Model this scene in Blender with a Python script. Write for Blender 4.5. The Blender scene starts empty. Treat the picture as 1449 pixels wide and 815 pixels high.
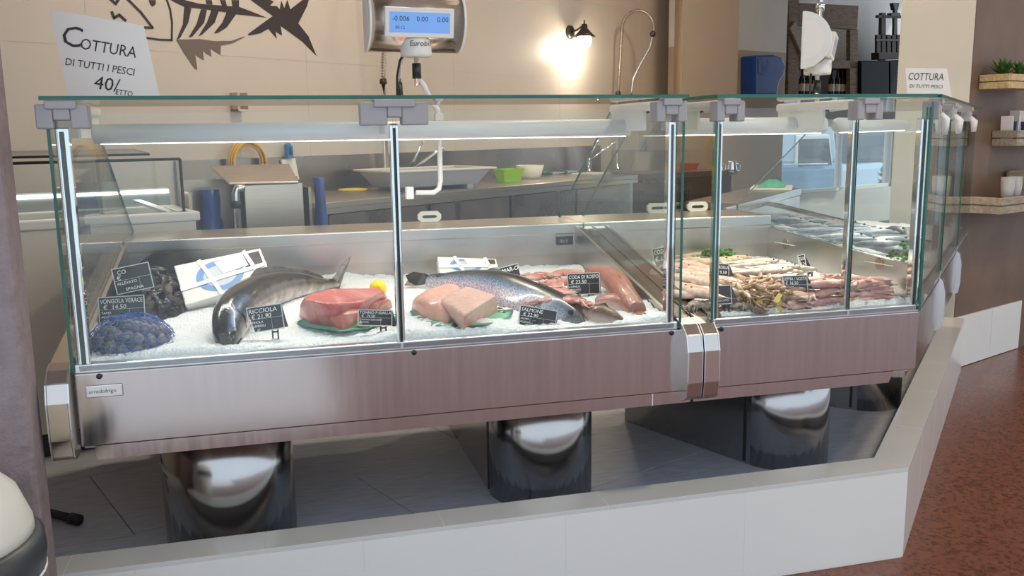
import bpy, bmesh, math, random
from mathutils import Vector, Matrix
random.seed(7)
D = bpy.data
SC = bpy.context.scene
COL = SC.collection
PI = math.pi
# ------------------------------------------------------------------ camera
F_PX, CAM_H = 1263.7, 1.35
YAW, PITCH, ROLL = math.radians(14.815), math.radians(9.842), math.radians(-.7874)
W_ = Vector((math.sin(YAW)*math.cos(PITCH), math.cos(YAW)*math.cos(PITCH), -math.sin(PITCH)))
R0 = Vector((math.cos(YAW), -math.sin(YAW), 0)); U0 = R0.cross(W_)
R_ = math.cos(ROLL)*R0 + math.sin(ROLL)*U0
U_ = -math.sin(ROLL)*R0 + math.cos(ROLL)*U0
cam_d = D.cameras.new('camera'); cam = D.objects.new('camera', cam_d); COL.objects.link(cam)
cam.matrix_world = Matrix(((R_.x, U_.x, -W_.x, 0), (R_.y, U_.y, -W_.y, 0), (R_.z, U_.z, -W_.z, CAM_H), (0, 0, 0, 1)))
cam_d.sensor_fit = 'HORIZONTAL'; cam_d.sensor_width = 36; cam_d.lens = F_PX/1449*36
cam_d.clip_start = .05; SC.camera = cam
# ------------------------------------------------------------------ world, exposure
wd = D.worlds.new('world'); SC.world = wd; wd.use_nodes = True
bg = wd.node_tree.nodes['Background']; bg.inputs[0].default_value = (.74, .86, 1, 1); bg.inputs[1].default_value = 1.4
vs = SC.view_settings
vs.view_transform = 'Standard'; vs.look = 'None'; vs.gamma = 1; vs.use_curve_mapping = False; vs.exposure = 0.0
def area_light(name, loc, size, power, color, rot=(0, 0, 0), sy=None):
    l = D.lights.new(name, 'AREA'); l.energy = power; l.color = color; l.size = size
    if sy: l.shape = 'RECTANGLE'; l.size_y = sy
    o = D.objects.new(name, l); COL.objects.link(o); o.location = loc; o.rotation_euler = rot
    return o
sun = D.lights.new('sun', 'SUN'); sun.energy = 2.2; sun.angle = .02; sun.color = (1, .95, .86)
suno = D.objects.new('sun', sun); COL.objects.link(suno); suno.rotation_euler = Vector((-.7, .12, -.7)).to_track_quat('-Z', 'Y').to_euler()
WARM = (1, .80, .56)
# ------------------------------------------------------------------ pixel helpers
def ray(x, y): return W_ + R_*((x-724.5)/F_PX) - U_*((y-407.5)/F_PX)
CO = Vector((0, 0, CAM_H))
def onz(x, y, z): d = ray(x, y); return CO + d*((z-CAM_H)/d.z)
def ony(x, y, Y): d = ray(x, y); return CO + d*(Y/d.y)
def onp(x, y, p, n): d = ray(x, y); p = Vector(p); n = Vector(n); return CO + d*((p-CO).dot(n)/d.dot(n))
# ------------------------------------------------------------------ materials
MT = {}
def mat(name, col, rough=.5, metal=0, noise=0, nscale=20, bump=0, bscale=60, emit=None, estr=0, spec=None, aniso=0, vcol=False, stretch=None, sss=0, coat=0, rnoise=0):
    m = D.materials.new(name); m.use_nodes = True; MT[name] = m
    nt = m.node_tree; N = nt.nodes; L = nt.links; b = N['Principled BSDF']
    b.inputs['Base Color'].default_value = (*col, 1); b.inputs['Roughness'].default_value = rough; b.inputs['Metallic'].default_value = metal
    if spec is not None: b.inputs['Specular IOR Level'].default_value = spec
    if coat: b.inputs['Coat Weight'].default_value = coat; b.inputs['Coat Roughness'].default_value = .08
    if sss: b.inputs['Subsurface Weight'].default_value = sss; b.inputs['Subsurface Radius'].default_value = (.01, .01, .012)
    tc = N.new('ShaderNodeTexCoord'); mp = N.new('ShaderNodeMapping'); L.new(tc.outputs['Object'], mp.inputs[0])
    if stretch: mp.inputs['Scale'].default_value = stretch
    src = None
    if vcol:
        at = N.new('ShaderNodeAttribute'); at.attribute_name = 'Col'; src = at.outputs['Color']
        L.new(src, b.inputs['Base Color'])
    if noise:
        nz = N.new('ShaderNodeTexNoise'); nz.inputs['Scale'].default_value = nscale; nz.inputs['Detail'].default_value = 5
        L.new(mp.outputs[0], nz.inputs['Vector'])
        rp = N.new('ShaderNodeMapRange'); rp.inputs[1].default_value = .3; rp.inputs[2].default_value = .7
        rp.inputs[3].default_value = 1-noise; rp.inputs[4].default_value = 1+noise; L.new(nz.outputs['Fac'], rp.inputs[0])
        mx = N.new('ShaderNodeVectorMath'); mx.operation = 'MULTIPLY'
        if src: L.new(src, mx.inputs[0])
        else: mx.inputs[0].default_value = col
        L.new(rp.outputs[0], mx.inputs[1]); L.new(mx.outputs[0], b.inputs['Base Color'])
        if rnoise:
            rr = N.new('ShaderNodeMapRange'); rr.inputs[1].default_value = .3; rr.inputs[2].default_value = .7
            rr.inputs[3].default_value = max(0, rough-rnoise); rr.inputs[4].default_value = rough+rnoise
            L.new(nz.outputs['Fac'], rr.inputs[0]); L.new(rr.outputs[0], b.inputs['Roughness'])
    if bump:
        bz = N.new('ShaderNodeTexNoise'); bz.inputs['Scale'].default_value = bscale; bz.inputs['Detail'].default_value = 4
        L.new(mp.outputs[0], bz.inputs['Vector'])
        bp = N.new('ShaderNodeBump'); bp.inputs['Strength'].default_value = bump; bp.inputs['Distance'].default_value = .01
        L.new(bz.outputs['Fac'], bp.inputs['Height']); L.new(bp.outputs[0], b.inputs['Normal'])
    if aniso: b.inputs['Anisotropic'].default_value = aniso
    if emit: b.inputs['Emission Color'].default_value = (*emit, 1); b.inputs['Emission Strength'].default_value = estr
    return m
def glass(name, tint=(.96, .985, .975), rough=0):
    m = D.materials.new(name); m.use_nodes = True; MT[name] = m
    nt = m.node_tree; N = nt.nodes; L = nt.links; N.clear()
    o = N.new('ShaderNodeOutputMaterial'); mx = N.new('ShaderNodeMixShader')
    t = N.new('ShaderNodeBsdfTransparent'); t.inputs[0].default_value = (*tint, 1); g = N.new('ShaderNodeBsdfGlossy'); g.inputs['Roughness'].default_value = rough
    ll = N.new('ShaderNodeLayerWeight'); ll.inputs[0].default_value = .5      # thin sheet: Schlick-like reflectance from both sides
    pw = N.new('ShaderNodeMath'); pw.operation = 'POWER'; pw.inputs[1].default_value = 4.5; L.new(ll.outputs['Facing'], pw.inputs[0])
    sc = N.new('ShaderNodeMath'); sc.operation = 'MULTIPLY_ADD'; sc.inputs[1].default_value = .9; sc.inputs[2].default_value = .035; L.new(pw.outputs[0], sc.inputs[0])
    L.new(sc.outputs[0], mx.inputs[0]); L.new(t.outputs[0], mx.inputs[1]); L.new(g.outputs[0], mx.inputs[2]); L.new(mx.outputs[0], o.inputs[0])
    return m
M = MT
mat('steel', (.57, .49, .41), .30, 1, noise=.08, nscale=6, stretch=(1, 1, 40))
mat('brushed', (.50, .455, .44), .15, 1, noise=.06, nscale=4, stretch=(14, 14, .6), rnoise=.03)
mat('steel_dull', (.38, .31, .25), .30, 1, noise=.12, nscale=5, rnoise=.08)
mat('steel_in', (.50, .475, .45), .30, 1, noise=.08, nscale=5)
mat('chrome', (.82, .82, .82), .06, 1)
mat('polished', (.46, .45, .44), .17, 1, noise=.05, nscale=5)
mat('aluminium', (.70, .71, .72), .28, 1)
mat('grey_plastic', (.36, .34, .345), .45)
mat('white_plastic', (.78, .76, .72), .4)
mat('black_plastic', (.02, .02, .022), .35)
mat('dark_metal', (.06, .055, .05), .4, .6)
mat('glass_edge', (.014, .12, .088), .15, noise=.2, nscale=8)
glass('glass'); glass('plexi', (.97, .97, .96)); glass('bottle_glass', (.25, .3, .25)); mat('cup', (.72, .72, .70), .3); M['cup'].node_tree.nodes['Principled BSDF'].inputs['Alpha'].default_value = .4
mat('tube_white', (.80, .80, .80), .35)
mat('trim', (.55, .51, .48), .13, 1)
mat('wall_tile', (.62, .55, .47), .32, noise=.03, nscale=2)
mat('wall_grout', (.60, .53, .44), .8)
mat('wall_white', (.74, .70, .63), .6, noise=.03, nscale=3)
mat('tan_paint', (.50, .39, .28), .6, noise=.03, nscale=3)
mat('brown_plaster', (.165, .102, .066), .62, noise=.16, nscale=3, bump=.25, bscale=9)
mat('mauve_plaster', (.27, .215, .215), .8, noise=.12, nscale=30, bump=.5, bscale=70)
mat('red_floor', (.155, .052, .028), .30, noise=.45, nscale=55, rnoise=.08)
mat('grey_tile', (.47, .50, .57), .36, noise=.16, nscale=10, stretch=(1, 9, 1), bump=.08, bscale=20)
mat('grout_dark', (.11, .105, .10), .9)
mat('grout_light', (.72, .70, .66), .8)
mat('white_tile', (.76, .75, .71), .16, noise=.02, nscale=2)
mat('cap_tile', (.61, .61, .59), .2, noise=.03, nscale=4)
mat('pavement', (.62, .64, .68), .7, noise=.15, nscale=12)
mat('ceiling', (.72, .70, .66), .8)
mat('led', (1, 1, 1), .5, emit=(1, .97, .92), estr=5)
mat('bulb', (1, 1, 1), .5, emit=(1, .90, .74), estr=40)
mat('warm_lamp', (1, 1, 1), .5, emit=(1, .82, .58), estr=7)
mat('ice', (.90, .93, .96), .35, noise=.05, nscale=120, bump=.9, bscale=160, sss=.25)
mat('vfish', (1, 1, 1), .34, noise=.35, nscale=45, vcol=True, bump=.12, bscale=220, coat=.15)
mat('vflesh', (1, 1, 1), .33, noise=.10, nscale=60, vcol=True, bump=.25, bscale=120, coat=.25)
mat('speckle', (1, 1, 1), .28, noise=.75, nscale=230, vcol=True, coat=.35)
mat('vfish_wet', (1, 1, 1), .16, noise=.4, nscale=28, vcol=True, bump=.1, bscale=160, coat=.4)
mat('black', (.010, .010, .012), .6, spec=.2)
mat('board', (.022, .023, .026), .22)
mat('chalk', (.9, .9, .88), .6)
mat('ink', (.03, .028, .03), .6)
mat('paper', (.84, .79, .74), .6, noise=.02, nscale=3)
mat('decal', (.035, .024, .022), .4)
mat('decal_edge', (.17, .12, .09), .3)
# ------------------------------------------------------------------ mesh builder
class MB:
    def __init__(s): s.v = []; s.f = []; s.m = []; s.c = None
    def add(s, vs, fs, mi=0):
        o = len(s.v); s.v += [Vector(q) for q in vs]; s.f += [tuple(i+o for i in f) for f in fs]; s.m += [mi]*len(fs); return s
    def box(s, x0, x1, y0, y1, z0, z1, mi=0, T=None):
        vs = [Vector(q) for q in ((x0,y0,z0),(x1,y0,z0),(x1,y1,z0),(x0,y1,z0),(x0,y0,z1),(x1,y0,z1),(x1,y1,z1),(x0,y1,z1))]
        if T: vs = [T @ q for q in vs]
        return s.add(vs, [(0,3,2,1),(4,5,6,7),(0,1,5,4),(1,2,6,5),(2,3,7,6),(3,0,4,7)], mi)
    def prism(s, pts, off, mi=0, mside=None):
        off = Vector(off); n = len(pts); a = [Vector(q) for q in pts]
        nrm = Vector((0, 0, 0))
        for i in range(n): nrm += a[i].cross(a[(i+1) % n])
        if nrm.dot(off) < 0: a.reverse()
        s.add(a + [q+off for q in a], [], 0); o = len(s.v)-2*n
        s.f += [tuple(o+i for i in reversed(range(n))), tuple(o+n+i for i in range(n))]; s.m += [mi, mi]
        for i in range(n):
            j = (i+1) % n; s.f.append((o+i, o+j, o+n+j, o+n+i)); s.m.append(mi if mside is None else mside)
        return s
    def rings(s, rs, caps=True, mi=0, closed=False):
        n = len(rs[0]); o = len(s.v)
        for r in rs: s.v += [Vector(q) for q in r]
        m = len(rs)
        for i in range(m if closed else m-1):
            i2 = (i+1) % m
            for k in range(n):
                k2 = (k+1) % n; s.f.append((o+i*n+k, o+i*n+k2, o+i2*n+k2, o+i2*n+k)); s.m.append(mi)
        if caps and not closed:
            s.f.append(tuple(o+k for k in reversed(range(n)))); s.m.append(mi)
            s.f.append(tuple(o+(m-1)*n+k for k in range(n))); s.m.append(mi)
        return s
    def tube(s, pts, r, n=10, mi=0, caps=True):
        pts = [Vector(p) for p in pts]; rs = []
        up = Vector((0, 0, 1)); prev = None
        for i, p in enumerate(pts):
            t = (pts[min(i+1, len(pts)-1)] - pts[max(i-1, 0)]).normalized()
            if prev is None:
                a = up if abs(t.z) < .9 else Vector((1, 0, 0)); e = t.cross(a).normalized()
            else: e = (prev - t*prev.dot(t)).normalized()
            prev = e; g = t.cross(e); ri = r[i] if isinstance(r, (list, tuple)) else r
            rs.append([p + e*(ri*math.cos(2*PI*k/n)) + g*(ri*math.sin(2*PI*k/n)) for k in range(n)])
        return s.rings(rs, caps, mi)
    def lathe(s, prof, c=(0, 0, 0), n=20, mi=0, T=None):
        c = Vector(c); rs = []
        for r, z in prof:
            ring = [Vector((r*math.cos(2*PI*k/n), r*math.sin(2*PI*k/n), z)) for k in range(n)]
            rs.append([(T @ q if T else q)+c for q in ring])
        return s.rings(rs, True, mi)
    def sphere(s, c, rx, ry=None, rz=None, n=12, m=8, mi=0):
        ry = ry or rx; rz = rz or rx; c = Vector(c)
        return s.rings([[c+Vector((rx*math.sin(PI*(j+.02)/(m+.04))*math.cos(2*PI*k/n), ry*math.sin(PI*(j+.02)/(m+.04))*math.sin(2*PI*k/n), -rz*math.cos(PI*(j+.02)/(m+.04)))) for k in range(n)] for j in range(m+1)], True, mi)
    def xf(s, T): s.v = [T @ q for q in s.v]; return s
    def build(s, name, m, parent=None, smooth=False, bevel=0, world=True, sub=0):
        me = D.meshes.new(name); vs = s.v
        if parent is not None and world:
            T = ROOT[parent].inverted(); vs = [T @ q for q in vs]
        base = None
        if parent is None:
            xs = [q.x for q in vs]; ys = [q.y for q in vs]; zs = [q.z for q in vs]
            base = Vector(((min(xs)+max(xs))/2, (min(ys)+max(ys))/2, min(zs))); vs = [q-base for q in vs]
        me.from_pydata([tuple(q) for q in vs], [], s.f)
        ml = m if isinstance(m, (list, tuple)) else [m]
        for q in ml: me.materials.append(MT[q] if isinstance(q, str) else q)
        if len(ml) > 1: me.polygons.foreach_set('material_index', s.m)
        if smooth: me.polygons.foreach_set('use_smooth', [True]*len(me.polygons))
        if s.c:
            ca = me.color_attributes.new('Col', 'FLOAT_COLOR', 'POINT')
            for i, cc in enumerate(s.c): ca.data[i].color = (*cc, 1)
        me.update()
        o = D.objects.new(name, me); COL.objects.link(o)
        if parent is not None: o.parent = parent; ROOT[o] = ROOT[parent]
        else: o.location = base; ROOT[o] = Matrix.Translation(base)
        if bevel:
            b = o.modifiers.new('bevel', 'BEVEL'); b.width = bevel; b.segments = 2; b.limit_method = 'ANGLE'
        if sub:
            b = o.modifiers.new('sub', 'SUBSURF'); b.levels = sub; b.render_levels = sub
        return o
ROOT = {}
def TR(loc, rz=0, rx=0, ry=0):
    return Matrix.Translation(Vector(loc)) @ Matrix.Rotation(rz, 4, 'Z') @ Matrix.Rotation(ry, 4, 'Y') @ Matrix.Rotation(rx, 4, 'X')
def frame(o, ex, ey, ez):
    m = Matrix.Identity(4)
    for i in range(3): m[i][0] = ex[i]; m[i][1] = ey[i]; m[i][2] = ez[i]; m[i][3] = o[i]
    return m
def tag(o, label, cat, group=None, kind=None):
    if label: o['label'] = label
    if cat: o['category'] = cat
    if group: o['group'] = group
    if kind: o['kind'] = kind
    return o
def thing(name, label, cat, loc=(0, 0, 0), rz=0, group=None, T=None):
    o = D.objects.new(name, None); COL.objects.link(o); o.empty_display_size = .05
    T = T or TR(loc, rz); o.matrix_world = T; ROOT[o] = T.copy()
    return tag(o, label, cat, group)
def struct(o): o['kind'] = 'structure'; return o
def copy_tree(o, T, label=None):
    c = o.copy(); COL.objects.link(c); c.matrix_world = T; ROOT[c] = T
    if label: c['label'] = label
    for ch in [q for q in D.objects if q.parent == o]:
        d = ch.copy(); COL.objects.link(d); d.parent = c
        for g in [q for q in D.objects if q.parent == ch]:
            e = g.copy(); COL.objects.link(e); e.parent = d
    return c
def text(s, size, T, m, parent=None, shear=0, name='lettering', align='LEFT', space=1.0, maxw=None):
    cu = D.curves.new(name, 'FONT'); cu.body = s; cu.size = size; cu.shear = shear; cu.align_x = align; cu.space_line = space; cu.resolution_u = 2
    t = D.objects.new('tmp', cu); COL.objects.link(t)
    bpy.context.view_layer.update()
    me = D.meshes.new_from_object(t); D.objects.remove(t); D.curves.remove(cu)
    if maxw and me.vertices:
        wd_ = max(v.co.x for v in me.vertices)
        if wd_ > maxw: me.transform(Matrix.Scale(maxw/wd_, 4, (1, 0, 0)))
    me.transform((ROOT[parent].inverted() if parent else Matrix.Identity(4)) @ T); me.materials.clear(); me.materials.append(MT[m])
    o = D.objects.new(name, me); COL.objects.link(o)
    if parent: o.parent = parent; ROOT[o] = ROOT[parent]
    return o
# ================================================================== setting
ZI = .20                                   # raised working floor behind the plinth
A22 = math.radians(22)
D22 = Vector((math.cos(A22), math.sin(A22), 0)); N22 = Vector((-math.sin(A22), math.cos(A22), 0))
struct(MB().box(-4, 9, -5, 5.2, -.12, 0).build('floor', 'red_floor'))
struct(MB().box(-4, .25, -7, .35, .0, .012).build('floor_entrance', 'pavement'))
# plinth -------------------------------------------------------------
PC = Vector((1.872, 2.256, 0)); U45 = Vector((math.sqrt(.5), math.sqrt(.5), 0)); V45 = Vector((-math.sqrt(.5), math.sqrt(.5), 0))
PE = Vector((3.637, 4.091, 0)); PL = -.62; PT = .105; PH = .30
K = PT*math.tan(PI/8)
pl = MB()
pl.prism([(PL, 2.2546, 0), (PC.x-.003, 2.2546, 0), (PC.x-K-.003, 2.256+PT, 0), (PL, 2.256+PT, 0)], (0, 0, PH-.0006))
e1 = PC+V45*(-.0014)
L45 = (PE-PC).dot(U45)
pl.prism([e1, e1+U45*L45, PC+V45*PT+U45*L45, Vector((PC.x-K, PC.y+PT, 0))], (0, 0, PH-.0006))
plinth = struct(pl.build('wall_plinth', 'grout_light'))
g = .0011
xs = [PL, -.388, .177, .743, 1.306, 1.872]
for i in range(5):
    MB().box(xs[i]+g, xs[i+1]-(g if i < 4 else 0), 2.254, 2.264, .004, PH-.0122).build('tile', 'white_tile', plinth, bevel=.0008)
cs = [PL, -.55, -.075, .398, .873, 1.35]
for i in range(5): MB().box(cs[i]+g, cs[i+1]-g, 2.2532, 2.256+PT, PH-.012, PH).build('cap_tile', 'cap_tile', plinth, bevel=.0008)
MB().prism([(1.35+g, 2.2532, PH-.012), (PC.x, 2.2532, PH-.012), (PC.x-K, 2.256+PT, PH-.012), (1.35+g, 2.256+PT, PH-.012)], (0, 0, .012)).build('cap_tile', 'cap_tile', plinth, bevel=.0008)
t0 = 0
for i, t1 in enumerate((.42, .93, 1.44, 1.95, L45)):
    a = PC+U45*(t0+g*(i > 0)); b = PC+U45*(t1-g); z = Vector((0, 0, PH-.012))
    q = [a-V45*.0028+z, b-V45*.0028+z, b+V45*PT+z, (a+V45*PT if i else Vector((PC.x-K, PC.y+PT, 0)))+z]
    MB().prism(q, (0, 0, .012)).build('cap_tile', 'cap_tile', plinth, bevel=.0008)
    MB().prism([a-V45*.002, b-V45*.002, b+V45*.008, a+V45*.008], (0, 0, PH-.0122)).build('tile', 'white_tile', plinth, bevel=.0008)
    t0 = t1
# (points of the far rooms)
WA = math.radians(37.3); WD = Vector((math.cos(WA), math.sin(WA), 0)); WN = Vector((-math.sin(WA), math.cos(WA), 0))
A0 = Vector((.206, 4.142, 0)); WTZ = 1.05; B0 = A0+WN*.68
pA = ony(965, 60, 6.62); pA.z = 0
pB = onp(1045, 60, pA, N22); pB.z = 0
wr0 = pB+N22*.35; wr1 = onp(1113, 60, wr0, N22); wr1.z = 0; fw0 = wr1+N22*.9
# working floor with its tiles ----------------------------------------
fl = MB(); fl.prism([(-4, 2.36, 0), (PC.x-K, 2.36, 0), PE+V45*PT, (9, 6.3, 0), fw0+D22*4, fw0-D22*5, (-4, 6, 0)], (0, 0, ZI-.006))
fin = struct(fl.build('floor_workspace', 'grout_dark'))
TL, TW = 1.2, .58
def clip_front(poly):                       # keep the part behind the plinth
    for p0, n in ((Vector((0, 2.362, 0)), Vector((0, 1, 0))), (PC+V45*PT, V45), (Vector((-2.6, 0, 0)), Vector((1, 0, 0)))):
        out = []
        for i in range(len(poly)):
            a, b = poly[i], poly[(i+1) % len(poly)]; da, db = (a-p0).dot(n), (b-p0).dot(n)
            if da >= 0: out.append(a)
            if da*db < 0: out.append(a+(b-a)*(da/(da-db)))
        poly = out
        if len(poly) < 3: return None
    return poly
for r in range(-1, 5):
    n0 = 2.068+TW*(r-1)
    off = [1.302, 2.151-1.2*.0, .582, 1.55, .9, 1.3][(r) % 6] if r >= 0 else 2.151
    if r == 0: off = 2.151
    if r == 1: off = 1.302
    for k in range(-4, 3):
        t0 = off+k*TL
        poly = [D22*(t0+.0015)+N22*(n0+.0015), D22*(t0+TL-.0015)+N22*(n0+.0015), D22*(t0+TL-.0015)+N22*(n0+TW-.0015), D22*(t0+.0015)+N22*(n0+TW-.0015)]
        poly = clip_front(poly)
        if poly: MB().prism([q+Vector((0, 0, ZI-.006)) for q in poly], (0, 0, .007)).build('tile', 'grey_tile', fin)
# left jamb wall -------------------------------------------------------
struct(MB().box(-4, -.56, 2.15, 2.25, 0, 3.4).build('wall_left', 'mauve_plaster', bevel=.012))
# back wall (behind the sinks) ------------------------------------------
WA = math.radians(37.3); WD = Vector((math.cos(WA), math.sin(WA), 0)); WN = Vector((-math.sin(WA), math.cos(WA), 0))
A0 = Vector((.206, 4.142, 0)); WTZ = 1.05
B0 = A0+WN*.68                                # wall surface line
TB = frame(B0, WD, WN, Vector((0, 0, 1)))     # local: x along wall, y into wall, z up
bw = struct(MB().box(-4.2, 6.0, .0012, .2, 0, 3.4).xf(TB).build('wall_back', 'wall_grout'))
for r in range(6):
    for k in range(9):
        x0 = -4.2+k*1.18; x1 = min(x0+1.18, 6.0); z0 = r*.58; z1 = min(z0+.58, 3.4)
        if x1 > x0+.05: MB().box(x0+.0008, x1-.0008, 0, .02, z0+.0008, z1-.0008).xf(TB).build('tile', 'wall_tile', bw)
# projecting pillar and wall to its right
c1 = onz(965, 200, 1.2); k1 = 5.75/c1.y
def at_depth(x, y, Y): return ony(x, y, Y)
pA = ony(965, 60, 6.62); pA.z = 0
pB = onp(1045, 60, pA, N22); pB.z = 0
pL = onp(946, 60, B0+WN*.1, WN); pL.z = 0
struct(MB().prism([pA, pB, pB+N22*.5, pL+N22*.5, pL], (0, 0, 3.4)).build('wall_pillar', 'tan_paint', bevel=.004))
wr0 = pB+N22*.35
wr1 = onp(1113, 60, wr0, N22); wr1.z = 0
struct(MB().prism([wr0-D22*.3, wr1, wr1+N22*.15, wr0-D22*.3+N22*.15], (0, 0, 2.05)).build('wall_rear', 'tan_paint'))
q = Vector((0, 0, 2.05))
struct(MB().prism([wr0-D22*.3+q, wr1+q, wr1+N22*.15+q, wr0-D22*.3+N22*.15+q], (0, 0, 1.35)).build('wall_rear_upper', 'wall_white'))
# far wall of the wine corner
fw0 = wr1+N22*.9
TFW = frame(Vector((fw0.x, fw0.y, 0)), D22, N22, Vector((0, 0, 1)))
wo0 = TFW.inverted() @ onp(1098, 190, fw0, N22); wo1 = TFW.inverted() @ onp(1268, 182, fw0, N22); WZ0, WZ1 = .62, 1.40  # opening added in the far wall for the reflected street view
fwb = MB()
for a_ in ((-.9, wo0.x, 0, 3.4), (wo1.x, 6, 0, 3.4), (wo0.x, wo1.x, 0, WZ0), (wo0.x, wo1.x, WZ1, 3.4)): fwb.box(a_[0], a_[1], 0, .15, a_[2], a_[3])
struct(fwb.xf(TFW).build('wall_far', 'wall_white'))
w1_ = struct(MB().box(wo0.x, wo1.x, .06, .066, WZ0, WZ1).xf(TFW).build('added_window', 'plexi'))  # added window, stands in for the street reflection in the end glass
for a_ in ((wo0.x, wo0.x+.04, WZ0, WZ1), (wo1.x-.05, wo1.x, WZ0, WZ1), (wo0.x, wo1.x, WZ0, WZ0+.04), (wo0.x, wo1.x, WZ1-.03, WZ1), (wo0.x+(wo1.x-wo0.x)*.53, wo0.x+(wo1.x-wo0.x)*.53+.04, WZ0, WZ1)):
    MB().box(a_[0], a_[1], .03, .10, a_[2], a_[3]).xf(TFW).build('added_window_frame', 'white_plastic', w1_, bevel=.004)
# right: white reveal + brown wall with wainscot --------------------------
T22 = frame(PE, D22, N22, Vector((0, 0, 1)))
br = struct(MB().box(0, 2.0, 0, .42, 0, 3.4).xf(T22).build('wall_right', 'brown_plaster'))
struct(MB().box(-.004, .0, .004, .42, .2, 3.4).xf(T22).build('wall_reveal', 'wall_white'))
for a, b in ((0, .425), (.4275, .80)): MB().box(a, b, -.01, .0, .003, PH).xf(T22).build('wainscot_tile', 'white_tile', br, bevel=.001)
struct(MB().box(2.0, 5, -.2, .25, 0, 3.4).xf(T22).build('wall_right_far', 'brown_plaster'))
# ceiling
struct(MB().prism([(-4, .1, 3.4), (9, .1, 3.4), (9, 7.0, 3.4), fw0+D22*4+Vector((0, 0, 3.4)), fw0-D22*5+Vector((0, 0, 3.4)), (-4, 6, 3.4)], (0, 0, .1)).build('ceiling', 'ceiling'))
struct(MB().box(-4.1, -4, 2.2, 6, 0, 3.4).build('wall_side', 'wall_white'))
# ceiling lamps (out of the frame, they light the room)
def ceiling_lamp(x, y, power, lab, col=WARM):
    t = thing('ceiling_lamp', lab, 'lamp', (x, y, 3.34), 0, 'round ceiling lamps')
    MB().lathe([(.17, .06), (.18, .02), (.16, .0), (.14, .0), (.14, .03)], (x, y, 3.34), 24).build('housing', 'white_plastic', t, smooth=True)
    MB().lathe([(.001, .02), (.14, .02), (.14, .024), (.001, .024)], (x, y, 3.34), 24).build('diffuser', 'warm_lamp', t)
    a = area_light('ceiling_lamp_light', (x, y, 3.33), .26, power, col); a.data.shape = 'DISK'
ceiling_lamp(.6, 3.9, 27, 'round warm ceiling lamp above the sink aisle')
ceiling_lamp(3.0, 5.0, 27, 'round warm ceiling lamp above the corner counter')
ceiling_lamp(2.6, 1.2, 34, 'round warm ceiling lamp above the customer floor')
ceiling_lamp(4.6, 2.6, 22, 'round warm ceiling lamp near the brown wall')
# ================================================================== display counter
YF, ZB, ZT = 2.27, .613, .795
XL, XM, XE = -.485, .302, 1.085
X2, X2M, X3 = 1.19, 1.64, 1.887
ZG = 1.437                                   # underside of the top glass
YL, YR, ZL = 3.14, 3.42, 1.02                # rear ledge
CC = Vector((X3, YF, 0))
def pane(name, pts, off, parent): return MB().prism(pts, off, 0, 1).build(name, ['glass', 'glass_edge'], parent)
def bracket(x, parent, w=.17, T=None):
    T = T or TR((0, 0, 0))
    b = MB()
    b.box(x-w*.5, x-.018, YF-.014, YF+.035, ZG-.064, ZG-.008); b.box(x+.018, x+w*.5, YF-.014, YF+.035, ZG-.064, ZG-.008)
    b.box(x-.018, x+.018, YF-.016, YF+.03, ZG-.045, ZG-.01)
    b.xf(T); o = b.build('glass_bracket', 'grey_plastic', parent, bevel=.004)
    MB().box(x-w*.3, x+w*.3, YF-.021, YF+.02, ZG-.020, ZG-.001).xf(T).build('glass_clip', 'grey_plastic', o, bevel=.003)
def arm(x, parent, T=None, y1=2.70):
    T = T or TR((0, 0, 0))
    o = MB().box(x-.012, x+.012, YF+.03, y1, ZG-.030, ZG-.004).xf(T).build('canopy_arm', 'white_plastic', parent, bevel=.008)
    MB().box(x-.004, x+.004, YF+.17, y1-.005, ZG-.085, ZG-.028).xf(T).build('side_cheek', 'white_plastic', o)
    MB().tube([T @ Vector((x+.016, YF+.03, ZG-.02)), T @ Vector((x+.016, YF+.16, ZG-.03))], .007).build('gas_strut', 'aluminium', o, smooth=True)
    MB().tube([T @ Vector((x+.016, YF+.16, ZG-.03)), T @ Vector((x+.016, YF+.24, ZG-.036))], .004).build('strut_rod', 'black_plastic', o, smooth=True)
def post(x, parent, w=.018, T=None, z0=ZT+.004):
    T = T or TR((0, 0, 0))
    b = MB(); b.box(x-w/2, x+w/2, YF+.010, YF+.036, z0, ZG-.06)
    o = b.xf(T).build('post', 'chrome', parent, bevel=.004)
    MB().box(x-w*.18, x+w*.18, YF+.0095, YF+.0115, z0+.01, ZG-.07).xf(T).build('groove', 'dark_metal', o)
def bumper(x0, x1, parent, T=None):
    """wrap-over trim: an oval lobe in front of the panel running back over the sloping deck edge"""
    T = T or TR((0, 0, 0))
    out = [(YF+.02, .60), (YF-.028, .594), (YF-.048, .606), (YF-.055, .65), (YF-.055, .74), (YF-.045, .785), (YF-.015, .812), (YF+.02, .823), (3.13, 1.005), (3.13, .985), (YF+.03, .79)]
    b = MB().prism([T @ Vector((x0, y, z)) for y, z in out], T.to_3x3() @ Vector((x1-x0, 0, 0)))
    o = b.build('bumper_trim', 'trim', parent, bevel=.004)
    for s in (x0-.001, x1-.002):
        MB().prism([T @ Vector((s, y, z)) for y, z in out[:8]], T.to_3x3() @ Vector((.003, 0, 0))).build('bumper_cap', 'aluminium', o)
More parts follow.
